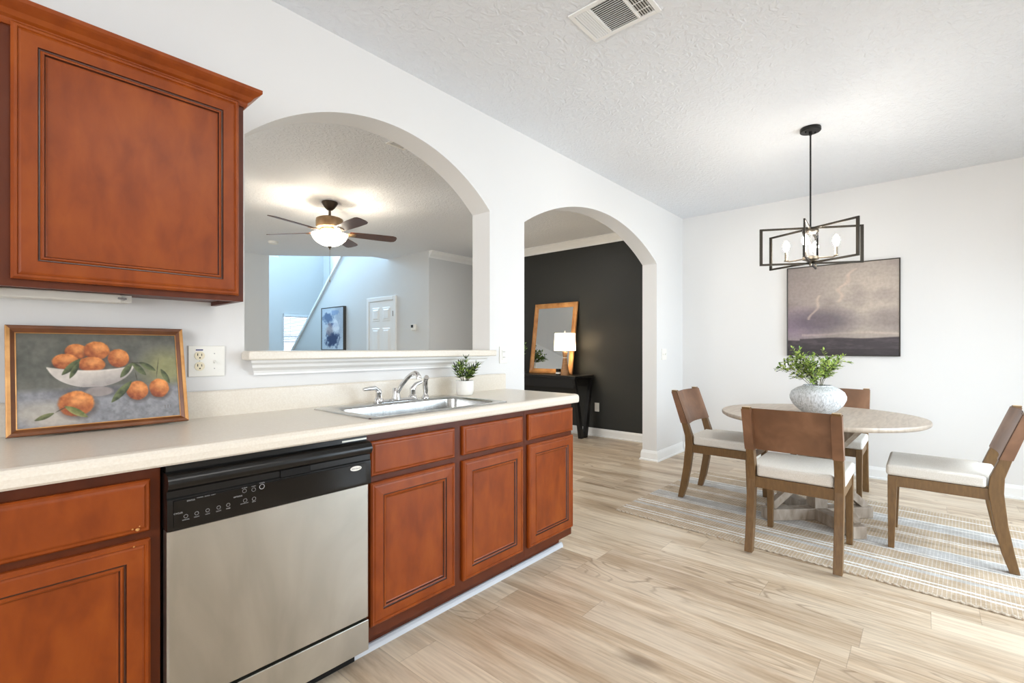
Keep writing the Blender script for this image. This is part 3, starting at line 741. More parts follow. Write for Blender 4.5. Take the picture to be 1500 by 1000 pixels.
# dishwasher
DX0, DX1, DYF = .356, .978, 1.560
dw = thing('dishwasher', 'stainless steel built-in dishwasher with black control panel under the counter', 'dishwasher', (.667, 1.85, 0))
m = MB(); m.box(.352, .983, 1.625, 2.15, .12, .885); m.box(DX0+.004, DX1-.004, 1.585, 1.625, .10, .873); m.build('tub_body', DARKV, dw)
m = MB(); loft(m, [[(DX0,DYF+.04,.213),(DX1,DYF+.04,.213),(DX1,DYF+.04,.706),(DX0,DYF+.04,.706)], [(DX0,DYF+.005,.213),(DX1,DYF+.005,.213),(DX1,DYF+.005,.706),(DX0,DYF+.005,.706)], [(DX0+.005,DYF,.217),(DX1-.005,DYF,.217),(DX1-.005,DYF,.706),(DX0+.005,DYF,.706)]])
m.build('door_panel', STEELV, dw)
m = MB(); m.box(DX0, DX1, DYF+.001, DYF+.04, .092, .204); m.build('kick_panel', STEELV, dw, bevel=.002)
m = MB(); m.box(DX0, DX1, DYF+.10, DYF+.13, .004, .10); m.box(DX0+.003, DX1-.003, DYF+.045, DYF+.05, .204, .213); m.build('toe_recess', DARKV, dw)
# control panel: sloping black face, ribbed handle bulge, recess
cp_ = MB()
prof = [(1.60,.710),(1.552,.710),(1.549,.716),(1.551,.795),(1.556,.800),(1.556,.818),(1.548,.822),(1.540,.832),(1.538,.845),(1.545,.858),(1.560,.866),(1.60,.868)]
cp_.prism(prof, DX0-.002, DX1+.002, 'x'); cpo = cp_.build('control_panel', BLACKP, dw, smooth=True)
m = MB(); m.box(DX0+.012, DX1-.020, 1.5465, 1.5492, .719, .792); gp = m.build('glass_strip', BLACKG, dw, bevel=.001)
m = MB(); m.hexa([(DX0+.30,1.549,.798),(DX0+.395,1.549,.798),(DX0+.395,1.549,.8195),(DX0+.30,1.549,.8195)], [(DX0+.30,1.557,.800),(DX0+.395,1.557,.800),(DX0+.395,1.557,.8185),(DX0+.30,1.557,.8185)]); m.build('latch_recess', DARKV, cpo)
m = MB(); m.box(DX0, DX1, 1.575, 1.60, .868, .884); m.build('top_strip', BLACKP, dw)
m = MB(); m.box(DX1-.10, DX1-.002, 1.573, 1.575, .872, .878); m.build('trim_strip', STEEL, dw)
yy = 1.5462
def ring(x, z, r, w=.0007):
    m = MB(); k = 20; vs = []
    for i in range(k):
        a = 2*PI*i/k; vs += [(x+r*math.cos(a), yy, z+r*math.sin(a)), (x+(r-w)*math.cos(a), yy, z+(r-w)*math.sin(a))]
    m.add(vs, [(2*i, 2*((i+1) % k), 2*((i+1) % k)+1, 2*i+1) for i in range(k)]); m.build('button_ring', GREYP, gp)
for i, x in enumerate((.040,.066,.093,.121,.146)): ring(DX0+x, .745+.0012*i, .0050)
for x, z in ((.190,.781),(.216,.779)): ring(DX0+x, z, .0058)
ring(DX0+.240,.783,.0078,.0014)
for x, z in ((.192,.752),(.217,.751)): ring(DX0+x, z, .0055)
def text(s, x, z, size, parent, mat=GREYP, name='lettering', y=1.5460, ext=.0001):
    cu = bpy.data.curves.new(name, 'FONT'); cu.body = s; cu.size = size; cu.align_x = 'CENTER'; cu.align_y = 'CENTER'; cu.extrude = ext
    o = bpy.data.objects.new(name, cu); COL.objects.link(o)
    bpy.context.view_layer.update()
    dg = bpy.context.evaluated_depsgraph_get(); me = bpy.data.meshes.new_from_object(o.evaluated_get(dg)); bpy.data.objects.remove(o)
    me.transform(Matrix.Translation((x, y, z)) @ Matrix.Rotation(R(90), 4, 'X'))
    me.materials.clear(); me.materials.append(mat)
    o = bpy.data.objects.new(name, me); COL.objects.link(o)
    if parent:
        off = Vector((0,0,0)); p = parent
        while p: off += p.location; p = p.parent
        me.transform(Matrix.Translation(-off)); o.parent = parent
    return o
lt = []
for s_, x, z, sz in (('CYCLES',.022,.757,.0060),('STATUS',.052,.786,.0055),('OPTIONS',.172,.768,.0055),('NORMAL',.040,.7355,.0042),('HEAVY',.066,.7365,.0042),('LIGHT',.093,.7375,.0042),('QUICK',.121,.7385,.0042),('RINSE',.146,.7395,.0042),
                   ('WASHING',.074,.789,.0035),('DRYING',.092,.789,.0035),('CLEAN',.107,.789,.0035),('HEATED DRY',.190,.7435,.0038),('DELAY',.217,.7425,.0038),('HI-TEMP',.190,.790,.0042),('START',.216,.789,.0042),('CANCEL',.240,.7945,.0042)):
    lt.append(text(s_, DX0+x, z, sz, gp))
# maker's oval badge
m = MB(); k = 28; bxx, bz = DX1-.062, .778
ell = [(bxx+.022*math.cos(2*PI*i/k), bz+.0085*math.sin(2*PI*i/k)) for i in range(k)]
m.prism(ell, 1.5440, 1.5470, 'y'); bd = m.build('badge', WHITEP, dw, label='white oval badge')
text('Whirlpool', bxx, bz, .0085, bd, plain('badge_ink', (60,64,72), .4), 'badge_lettering', y=1.5438)

# upper cabinets with crown
UY = 1.878; UZ0, UZ1 = 1.380, 2.112
u = thing('upper_cabinet', 'large cherry upper wall cabinet with moulded door and crown, left of the arched pass-through', 'cabinet', (.36, 2.0, UZ0))
m = MB(); m.box(.020, .659, UY, YW-.002, UZ0+.014, UZ1); 
m.box(.020, .659, UY, UY+.02, UZ0, UZ0+.014); m.box(.641, .659, UY+.02, YW-.002, UZ0, UZ0+.014); m.build('cabinet_body', CHERRYD, u)
door_front('door', .074, .640, 1.400, 2.098, UY-.020, u)
def cab_crown(x0, x1, parent, ret=True):
    prof = [(0,2.088),(.006,2.088),(.010,2.096),(.010,2.104),(.018,2.110),(.026,2.122),(.042,2.134),(.048,2.140),(.048,2.152),(0,2.152)]
    m = MB(); n = len(prof); vs = []
    for (o_, z) in prof: vs.append((x0, UY-o_, z))
    for (o_, z) in prof: vs.append((x1+(o_ if ret else 0), UY-o_, z))
    if ret:
        for (o_, z) in prof: vs.append((x1+o_, YW-.002, z))
    fs = []
    for j in range(2 if ret else 1): fs += [(j*n+i, j*n+(i+1) % n, (j+1)*n+(i+1) % n, (j+1)*n+i) for i in range(n)]
    fs += [tuple(range(n)), tuple(range((2 if ret else 1)*n, (3 if ret else 2)*n))]
    m.add(vs, fs); m.build('crown', CHERRY, parent)
cab_crown(.0205, .660, u)
u2 = thing('upper_cabinet', 'cherry upper wall cabinet cut by the left edge of the photo', 'cabinet', (-.35, 2.0, UZ0))
m = MB(); m.box(-.62, .0195, UY, YW-.002, UZ0+.0, UZ1); m.build('cabinet_body', CHERRYD, u2)
door_front('door', -.58, -.035, 1.400, 2.098, UY-.020, u2); cab_crown(-.62, .0195, u2, False)
# strip light below the cabinet
sl = thing('under_cabinet_light', 'slim white strip light mounted under the upper cabinet, above the painting', 'light', (.0, 2.1, UZ0-.004))
m = MB(); m.box(.03, .345, 2.08, 2.155, 1.366, 1.3935); m.build('housing', WHITEP, sl, bevel=.004)
m = MB(); m.box(.345, .375, 2.09, 2.15, 1.368, 1.3935); m.build('end_cap', WHITEP, sl, bevel=.002)
m = MB(); m.tube([(.335,2.078,1.381),(.352,2.078,1.378),(.357,2.085,1.380)], .0035, 8); m.build('cord', GREYP, sl)

# kitchen counter run behind the camera is not built; an unseen ceiling panel is added as kitchen fill
kl = thing('kitchen_fill_light', 'flat white rectangular fill panel added on the kitchen ceiling, out of view', 'fill light', (1.0, -.55, H))
m = MB(); m.box(.42, 1.58, -.73, -.37, H-.02, H-.0005); m.build('housing', WHITEP, kl, bevel=.01)
m = MB(); m.box(.39, 1.61, -.76, -.34, H-.10, H-.02); m.build('diffuser', plain('fill_diffuser', (255,250,240), .5, emit=7.0, ecol=(252,250,246)), kl)

# ------------------------------------------------------------------ painted canvases (pigment per vertex)
def s2l(a):
    a = np.clip(a, 0, 1); return np.where(a <= .04045, a/12.92, ((a+.055)/1.055)**2.4)
def vnoise(U, V, seed, freq):
    rs = np.random.RandomState(seed); g = rs.rand(64, 64)
    x = (U*freq) % 63; y = (V*freq) % 63; xi = x.astype(int); yi = y.astype(int); fx = x-xi; fy = y-yi
    fx = fx*fx*(3-2*fx); fy = fy*fy*(3-2*fy)
    return (g[yi,xi]*(1-fx)+g[yi,xi+1]*fx)*(1-fy) + (g[yi+1,xi]*(1-fx)+g[yi+1,xi+1]*fx)*fy
def fbm(U, V, seed, f, o=4): return sum(vnoise(U+i*3.1, V+i*1.7, seed+i, f*2**i)*.5**i for i in range(o))/sum(.5**i for i in range(o))
def canvas(name, fn, nu, nv, P0, PU, PV, parent, mat=PAINTM):
    """grid from P0 (top-left) along PU (right) and PV (down)"""
    U, V = np.meshgrid(np.linspace(0,1,nu), np.linspace(0,1,nv))
    C = fn(U, V)
    P0, PU, PV = (np.array(p, float) for p in (P0, PU, PV))
    P = P0 + U[...,None]*PU + V[...,None]*PV
    off = np.zeros(3); p = parent
    while p: off += np.array(p.location); p = p.parent
    P = P.reshape(-1,3)-off
    idx = np.arange(nu*nv).reshape(nv,nu)
    fs = np.stack([idx[:-1,:-1], idx[1:,:-1], idx[1:,1:], idx[:-1,1:]], -1).reshape(-1,4)
    me = bpy.data.meshes.new(name); me.from_pydata(P.tolist(), [], fs.tolist()); me.materials.append(mat)
    ca = me.color_attributes.new('paint', 'FLOAT_COLOR', 'POINT')
    col = np.ones((nu*nv,4)); col[:,:3] = s2l(C.reshape(-1,3)/255.)
    ca.data.foreach_set('color', col.ravel())
    o = bpy.data.objects.new(name, me); COL.objects.link(o); o.parent = parent; return o
def lay(C, mask, col):
    c = np.array(col, float) if not isinstance(col, np.ndarray) else col
    return C*(1-mask[...,None]) + c*mask[...,None]
def ell(U, V, cx, cy, rx, ry, soft=.06, jit=None):
    d_ = np.sqrt(((U-cx)/rx)**2+((V-cy)/ry)**2)
    if jit is not None: d_ = d_+jit
    return np.clip((1-d_)/soft+.5, 0, 1)
def still_life(U, V):
    n = fbm(U*1.5, V, 3, 5); n2 = fbm(U*3, V*2, 9, 14); jit = (fbm(U*1.7, V, 21, 20)-.5)*.14
    C = np.zeros(U.shape+(3,)); C[:] = (98,98,90)
    C = lay(C, np.clip((n-.35)*1.6,0,1)*.7, (118,114,104)); C = lay(C, np.clip((.45-n)*3,0,1)*.8, (70,72,64))
    C = lay(C, ell(U,V,.93,.40,.16,.20,1.0)*.8, (150,148,98))
    low = np.clip((V-.58-.03*(n-.5))*14, 0, 1)
    C = lay(C, low, (134,134,138)); C = lay(C, low*np.clip((n2-.45)*4,0,1)*.3, (160,160,162)); C = lay(C, low*np.clip((.42-n2)*4,0,1)*.35, (108,108,108))
    C = lay(C, ell(U,V,.14,.84,.20,.10,.9,jit)*.8, (176,168,156)); C = lay(C, ell(U,V,.22,.95,.14,.07,.9,jit)*.7, (190,178,164))
    C = lay(C, ell(U,V,.44,.66,.24,.06,.7)*.7, (78,76,80))
    def orange(cx, cy, rx, ry, a=1.0):
        nonlocal C
        C = lay(C, ell(U,V,cx+rx*.1,cy+ry*.25,rx*1.12,ry*1.0,.35)*.5, (60,48,44))
        L = np.clip(.52+.5*((U-cx)/rx*.35-(V-cy)/ry*.65)+(n2-.5)*.7, 0, 1)[...,None]
        col = np.array((128,58,28))*(1-L)+np.array((228,142,70))*L
        hl = ell(U,V,cx+rx*.15,cy-ry*.3,rx*.5,ry*.42,.9)[...,None]*.5
        col = col*(1-hl)+np.array((250,176,108))*hl
        C = lay(C, ell(U,V,cx,cy,rx,ry,.12,jit)*a, col)
    for q in ((.335,.20,.068,.085),(.46,.19,.080,.105),(.27,.31,.078,.085),(.595,.28,.070,.105),(.425,.345,.085,.085)): orange(*q)
    # bowl
    t = np.clip((V-.375)/.225, 0, 1); half = .272*np.sqrt(np.clip(1-.90*t**3,0,1))*np.clip(1-.25*t,0,1); cx = .43
    body = (np.clip((half-np.abs(U-cx))/.008,0,1))*np.clip((V-(.375+.04*(1-((U-cx)/.27)**2)))/.012,0,1)*(V<.60)
    sh = np.clip(.6+(cx-U)*1.1+(n-.5)*.7-(t-.4)*.6, 0, 1)[...,None]
    bc = np.array((150,142,138))*(1-sh)+np.array((226,216,204))*sh
    C = lay(C, ell(U,V,.465,.655,.085,.055,.25)*1.0, (146,136,132))
    C = lay(C, body, bc)
    rim = np.clip(1-np.abs(V-(.375+.045*(1-np.clip(((U-cx)/.27)**2,0,1))))/.014,0,1)*(np.abs(U-cx)<.268)
    C = lay(C, rim*.9, (232,222,208))
    def leaf(x0,y0,x1,y1,w,c0=(52,62,40),c1=(104,112,70)):
        nonlocal C
        dx, dy = x1-x0, (y1-y0)*.6; Ln = math.hypot(dx,dy); tx, ty = dx/Ln, dy/Ln
        a = ((U-x0)*tx+(V-y0)*.6*ty)/Ln; b_ = (-(U-x0)*ty+(V-y0)*.6*tx)
        ww = w*np.sin(np.clip(a,0,1)*PI)**.7
        mk = np.clip((ww-np.abs(b_))/.004+.2,0,1)*(a>0)*(a<1)
        sh_ = np.clip(.5+b_/w*.6+(n2-.5),0,1)[...,None]
        C = lay(C, mk, np.array(c0)*(1-sh_)+np.array(c1)*sh_)
    def stem(x0,y0,x1,y1,w=.004): leaf(x0,y0,x1,y1,w,(46,44,34),(80,76,52))
    leaf(.36,.28,.245,.46,.022); leaf(.35,.32,.29,.50,.018); 
    orange(.325,.775,.105,.135); orange(.71,.665,.074,.110); orange(.86,.650,.070,.112)
    leaf(.685,.34,.60,.51,.022); leaf(.68,.33,.775,.49,.022); leaf(.73,.33,.845,.44,.020); leaf(.88,.42,.94,.60,.020)
    leaf(.675,.55,.535,.79,.026); stem(.70,.44,.712,.56); stem(.845,.53,.87,.28); stem(.66,.33,.78,.35)
    leaf(.255,.795,.39,.93,.022,(96,104,52),(156,152,96)); leaf(.20,.86,.09,.925,.016,(64,72,40),(120,122,80)); stem(.20,.86,.27,.80)
    C = lay(C, ((np.abs(U-.895)<.0025)|(np.abs(U-.915)<.0025)|(np.abs(U-.935)<.0022))*(V>.86)*(V<.895)*.6*np.ones_like(U), (104,98,96))
    C = C + (n2[...,None]-.5)*16
    return C
def storm(U, V):
    n = fbm(U, V*1.3, 31, 4); n2 = fbm(U*1.5, V*6, 41, 8); C = np.zeros(U.shape+(3,)); C[:] = (146,136,130)
    C = lay(C, np.clip(1-V*2.2,0,1)*.6, (128,118,114))
    C = lay(C, ell(U,V,.72,.35,.45,.45,1.2)*.85, (192,178,164)); C = lay(C, ell(U,V,.12,.30,.22,.25,1.1)*.6, (160,144,138))
    C = lay(C, ell(U,V,.08,.66,.25,.16,1.1)*.8, (138,118,136)); C = lay(C, ell(U,V,.33,.62,.28,.12,1.0)*.75, (92,82,92)); C = lay(C, ell(U,V,.92,.62,.2,.10,1.0)*.5, (112,100,100))
    C = lay(C, np.clip((n-.5)*2.2,0,1)*.45, (178,166,156)); C = lay(C, np.clip((.45-n)*2.5,0,1)*.45, (110,98,98))
    e1 = np.abs(U-(.32-.10*np.clip((V-.35)/.25,0,1)+.02*np.sin(V*30)))
    C = lay(C, np.clip(1-e1/.022,0,1)*(V>.33)*(V<.60)*.7, (206,182,166))
    e2 = np.abs(U-(.50+.13*np.clip((.28-V)/.22,0,1)+.02*np.sin(V*40)))
    C = lay(C, np.clip(1-e2/.03,0,1)*(V>.06)*(V<.42)*.6, (210,186,168))
    C = lay(C, np.clip(1-np.abs(V-.765-.012*np.sin(U*7))/.018,0,1)*np.clip(n*1.6,0,1)*.8*(U>.14), (196,176,164))
    hz = np.clip((V-.805-.006*np.sin(U*11)+(U<.12)*-.02)*70, 0, 1)
    C = lay(C, hz, (58,50,54)); C = lay(C, hz*np.clip((n2-.5)*4,0,1)*.6, (84,74,78)); C = lay(C, hz*(V>.93)*.5, (42,36,38))
    return C+(n2[...,None]-.5)*10
def blue_abstract(U, V):
    n = fbm(U, V, 51, 5); n2 = fbm(U*2, V*2, 61, 9); C = np.zeros(U.shape+(3,)); C[:] = (206,218,230)
    C = lay(C, np.clip((n-.5)*4,0,1)*.8, (214,220,226)); C = lay(C, ell(U,V,.85,.30,.25,.5,.9)*.6, (150,160,176))
    j = (n2-.5)*1.2
    C = lay(C, ell(U,V,.50,.74,.28,.20,.5,j), (44,62,100)); C = lay(C, ell(U,V,.30,.24,.22,.12,.5,j)*.9, (88,112,150)); C = lay(C, ell(U,V,.55,.42,.22,.06,.5,j)*.8, (52,70,120))
    C = lay(C, ell(U,V,.38,.52,.16,.14,.5,j)*.7, (168,150,152)); C = lay(C, ell(U,V,.66,.46,.16,.16,.5,j)*.8, (238,240,244)); C = lay(C, ell(U,V,.6,.12,.2,.06,.5,j)*.6, (110,140,186))
    return C

def framed(name, label, cat, P0, PU, PV, fw, th, inset, fn, nu, nv, fmats, lip=None, group=None):
    """picture: P0 outer top-left, PU right vector, PV down vector; normal = toward viewer"""
    P0, PU, PV = Vector(P0), Vector(PU), Vector(PV)
    u_ = PU.normalized(); v_ = PV.normalized(); nrm = v_.cross(u_).normalized()*1.0
    # viewer side normal
    cpos = Vector((0,0,1.21))
    if nrm.dot(cpos-P0) < 0: nrm = -nrm
    t = thing(name, label, cat, tuple(P0+PV+PU/2))
    W_, H_ = PU.length, PV.length
    def q(a, b, d_): return tuple(P0+u_*a+v_*b+nrm*d_)
    m = MB(); rings = []
    for ins, dep in ([(0,0),(0,th)]+[(fw*.12,th+.002),(fw*.45,th),(fw*.5,th-.002),(fw*.88,th-inset),(fw,th-inset+.001),(fw,0)]):
        rings.append([q(ins,ins,dep), q(W_-ins,ins,dep), q(W_-ins,H_-ins,dep), q(ins,H_-ins,dep)])
    for j in range(len(rings)-1):
        a, b = rings[j], rings[j+1]
        for i in range(4):
            k = (i+1) % 4
            mi = 0
            if lip is not None and j == 5: mi = 1
            if lip is not None and i in lip and j in (1,2): mi = 1
            m.add([a[i], a[k], b[k], b[i]], [(0,1,2,3)], mi)
    a = rings[0]; m.add(a, [(3,2,1,0)], 0)
    m.build('picture_frame', fmats, t, weld=True)
    canvas('canvas', fn, nu, nv, q(fw-.001,fw-.001,th-inset-.001), tuple(u_*(W_-2*fw+.002)), tuple(v_*(H_-2*fw+.002)), t)
    return t
framed('still_life_painting', 'copper framed painting of oranges in a white bowl leaning on the counter backsplash', 'painting', (.072, 2.150, 1.2785), (.462, 0, 0), (0, -.085, -.338), .024, .018, .010, still_life, 300, 210, [COPPERF, GOLDE], lip=(1,3))
framed('landscape_painting', 'large dark framed stormy landscape painting on the dining room wall', 'painting', (XB-.001, 1.078, 2.029), (0, -.902, 0), (0, 0, -.893), .009, .030, .006, storm, 240, 240, [FOYERP, FOYERP])
framed('abstract_painting', 'blue and white abstract painting in a deep dark frame on the stair wall', 'painting', (4.749, 9.22, 2.02), (0, -.86, 0), (0, 0, -.845), .016, .060, .008, blue_abstract, 120, 120, [FOYERP, FOYERP])

# ------------------------------------------------------------------ dining furniture
RX0, RX1, RY0, RY1 = 3.12, 4.66, -.95, 1.75
rg = thing('area_rug', 'flat woven tan and grey striped rug with white lines under the dining table', 'rug', (3.12, .40, 0))
rg.rotation_euler = (0, 0, R(-2.6))
m = MB(); nx, ny = 14, 90; vs = []
rr = random.Random(4)
for j in range(ny+1):
    y = RY0-.40 + (RY1-RY0)*j/ny
    wob = .004*math.sin(y*9)+rr.uniform(-.002,.002)
    for i in range(nx+1):
        x = 1.55*i/nx + (wob if i in (0,nx) else 0); vs.append((x, y, .010+rr.uniform(-.0006,.0006)))
fs = [(j*(nx+1)+i, j*(nx+1)+i+1, (j+1)*(nx+1)+i+1, (j+1)*(nx+1)+i) for j in range(ny) for i in range(nx)]
nt_ = len(vs); vs += [(v[0], v[1], .001) for v in vs]
border = [i for i in range(nx+1)] + [(j*(nx+1)+nx) for j in range(1,ny+1)] + [(ny*(nx+1)+i) for i in range(nx-1,-1,-1)] + [(j*(nx+1)) for j in range(ny-1,0,-1)]
fs += [(border[k], border[(k+1) % len(border)], border[(k+1) % len(border)]+nt_, border[k]+nt_) for k in range(len(border))]
m.add(vs, fs); m.build('rug_body', RUG, rg, world=False)
BRAID = noisy('rug_braid', [(170,154,132),(224,216,202)], (1,20,1), 20, .95)
for x in (0, 1.55):
    m = MB(); pts = []; y = RY0-.40
    while y < RY1-.40: pts.append((x+.003*math.sin(y*180), y, .006+.002*math.cos(y*180))); y += .007
    m.tube(pts, .0055, 6); m.build('edge_braid', BRAID, rg, smooth=True, world=False)

TX, TY = 3.955, .585
tb = thing('dining_table', 'round greyed oak dining table with crossed trestle base on the striped rug', 'table', (TX, TY, .011))
m = MB(); prof = [(.001,.710),(.560,.710),(.600,.716),(.612,.724),(.615,.732),(.615,.742),(.612,.747),(.001,.748)]
m.lathe(prof, 96, (TX,TY,0), cap=False); m.build('table_top', TABLEW, tb, smooth=True)
m = MB(); m.M = Matrix.Translation((TX,TY,0)) @ Matrix.Rotation(R(45), 4, 'Z'); m.box(-.046,.046,-.046,.046,.09,.71); m.build('post', TABLEB, tb, bevel=.003)
m = MB(); m.M = Matrix.Translation((TX,TY,0)) @ Matrix.Rotation(R(45), 4, 'Z'); m.box(-.44,.44,-.044,.044,.690,.7095); m.box(-.044,.044,-.44,.44,.690,.7095); m.build('top_cleats', TABLEB, tb, bevel=.003)
for k in range(4):
    m = MB(); m.M = Matrix.Translation((TX,TY,0)) @ Matrix.Rotation(R(45+90*k), 4, 'Z')
    m.prism([(.0,.0115),(.43,.0115),(.43,.050),(.40,.090),(.0,.090)], -.045, .045, 'y') if False else m.hexa([(.0,-.045,.0115),(.385,-.045,.0115),(.385,-.045,.090),(.0,-.045,.090)], [(.0,.045,.0115),(.385,.045,.0115),(.385,.045,.090),(.0,.045,.090)])
    m.build('foot', TABLEB, tb, bevel=.003)
    m = MB(); m.M = Matrix.Translation((TX,TY,0)) @ Matrix.Rotation(R(45+90*k), 4, 'Z')
    m.bar((.352,0,.09),(.03,0,.36), .05, .05, (0,1,0)); m.build('lower_brace', TABLEB, tb, bevel=.002)
    m = MB(); m.M = Matrix.Translation((TX,TY,0)) @ Matrix.Rotation(R(45+90*k), 4, 'Z')
    m.bar((.03,0,.40),(.36,0,.70), .05, .05, (0,1,0)); m.build('upper_brace', TABLEB, tb, bevel=.002)

def make_chair(label):
    t = thing('dining_chair', label, 'chair', (0,0,0), 0)
    P = [(0,0,.040),(.10,.020,.072),(.25,.045,.100),(.42,.061,.122),(.50,.058,.115),(.60,.030,.080),(.72,-.008,.038),(.859,-.052,-.012)]
    Q = [(P[i][0], P[i][1], P[i][2]) for i in range(len(P))]
    for s in (-1, 1):
        m = MB(); rings = []
        for z, a, b in Q:
            ya, yb_ = (.240*s, .197*s); rings.append([(a,ya,z),(b,ya,z),(b,yb_,z),(a,yb_,z)])
        n = 4; vs = [p for r in rings for p in r]
        fs = [(j*n+i, j*n+(i+1) % n, (j+1)*n+(i+1) % n, (j+1)*n+i) for j in range(len(rings)-1) for i in range(n)] + [(0,1,2,3), tuple((len(rings)-1)*n+i for i in range(n))]
        m.add(vs, fs); m.m[-1] = 1
        m.build('rear_post', [CHAIRW, CHAIRTIP], t, bevel=.003, world=False)
        m = MB(); ya, yb_ = .238*s, .196*s
        m.hexa([(.520,ya-.004*s,0),(.550,ya-.004*s,0),(.550,yb_+.006*s,0),(.520,yb_+.006*s,0)], [(.505,ya,.434),(.552,ya,.434),(.552,yb_,.434),(.505,yb_,.434)])
        m.build('front_leg', CHAIRW, t, bevel=.003, world=False)
        m = MB(); m.box(.110, .510, min(.232*s,.207*s), max(.232*s,.207*s), .372, .434); m.build('side_rail', CHAIRW, t, bevel=.002, world=False)
    m = MB(); m.box(.070, .096, -.198, .198, .372, .436); m.build('back_rail', CHAIRW, t, bevel=.002, world=False)
    m = MB(); m.box(.515, .540, -.198, .198, .372, .434); m.build('front_rail', CHAIRW, t, bevel=.002, world=False)
    # cushion with notches at the posts
    m = MB()
    out = [(.072,-.192),(.126,-.192),(.126,-.243),(.560,-.243),(.560,.243),(.126,.243),(.126,.192),(.072,.192)]
    m.prism(out, .436, .502, 'z'); m.build('seat_cushion', SEATF, t, bevel=.017, seg=4, smooth=True, world=False)
    # leather sling: sleeves round the posts and a bowed panel across their front
    m = MB(); e = .003
    def post_x(z):
        for (z0,a0,b0),(z1,a1,b1) in zip(Q, Q[1:]):
            if z0 <= z <= z1:
                k = (z-z0)/(z1-z0); return a0+(a1-a0)*k, b0+(b1-b0)*k
    zs = [.600,.66,.72,.79,.846]
    for s in (-1, 1):
        rings = []
        for z in zs:
            a, b = post_x(z); rings.append([(a-e,.2435*s,z),(b+e,.2435*s,z),(b+e,.1935*s,z),(a-e,.1935*s,z)])
        n = 4; vs = [p for r in rings for p in r]
        fs = [(j*n+i, j*n+(i+1) % n, (j+1)*n+(i+1) % n, (j+1)*n+i) for j in range(len(rings)-1) for i in range(n)]
        m.add(vs, fs)
    ny_ = 16; rows = []
    zs2 = [.598,.66,.72,.79,.850]
    for face in (0, 1):
        for z in zs2:
            a, b = post_x(z)
            for j in range(ny_+1):
                y = -.2435+.487*j/ny_; k = max(0, 1-(y/.195)**2) if abs(y) < .195 else 0
                dz = -.008*k if z > .85 else (.002*k)
                rows.append((b+e+.0015-face*.005 - .020*k, y, z+dz))
    vs = rows; w_ = ny_+1; L_ = len(zs2); fs = []
    for face in (0, 1):
        for i in range(L_-1):
            for j in range(ny_):
                q_ = face*L_*w_ + i*w_ + j; fs.append((q_, q_+1, q_+w_+1, q_+w_) if face == 0 else (q_, q_+w_, q_+w_+1, q_+1))
    nL = len(fs); ms_ = [0]*nL
    for j in range(ny_):
        for i in (0, L_-1):
            a_ = i*w_+j; b_ = L_*w_+i*w_+j; fs.append((a_, a_+1, b_+1, b_))
    for i in range(L_-1):
        for j in (0, ny_):
            a_ = i*w_+j; b_ = L_*w_+i*w_+j; fs.append((a_, a_+w_, b_+w_, b_))
    k0 = len(m.f); m.add(vs, fs)
    for q_ in range(k0+nL, len(m.f)): m.m[q_] = 1
    m.build('leather_back', [LEATHER, LEDGE], t, world=False, smooth=True)
    return t
chA = make_chair('brown leather-backed dining chair left of the table, nearest the archway, seat facing right')
chairs = [chA]
labels = ['brown leather-backed dining chair in front of the table, its back turned to the viewer',
          'dining chair behind the round table, mostly hidden by the vase and tabletop',
          'dining chair at the right edge of the photo, side-on, pulled out from the table']
for l_ in labels:
    c_ = copy_tree(chA); c_['label'] = l_; chairs.append(c_)
for c_, (x, y, rz, z) in zip(chairs, ((4.01, 1.515, -90, .0112), (3.015, .572, 0, .0112), (4.965, .60, 180, .0112), (3.885, -.375, 90, .0112))):
    c_.location = (x, y, z); c_.rotation_euler = (0, 0, R(rz)); c_['group'] = 'dining chairs around the round table'

# vase with leafy branches on the table
VX, VY, VZ = 3.915, .575, .7495
vs_ = thing('textured_vase', 'wide grey textured ceramic vase at the centre of the dining table', 'vase', (VX, VY, VZ))
prof = [(.001,.0005),(.072,.0005),(.082,.006),(.120,.035),(.152,.070),(.168,.105),(.170,.128),(.158,.158),(.128,.182),(.098,.194),(.088,.198),(.087,.204),(.079,.204),(.079,.196),(.09,.185),(.001,.150)]
m = MB(); m.lathe(prof, 64, (VX,VY,VZ), cap=False); m.build('vase_body', VASEM, vs_, smooth=True)

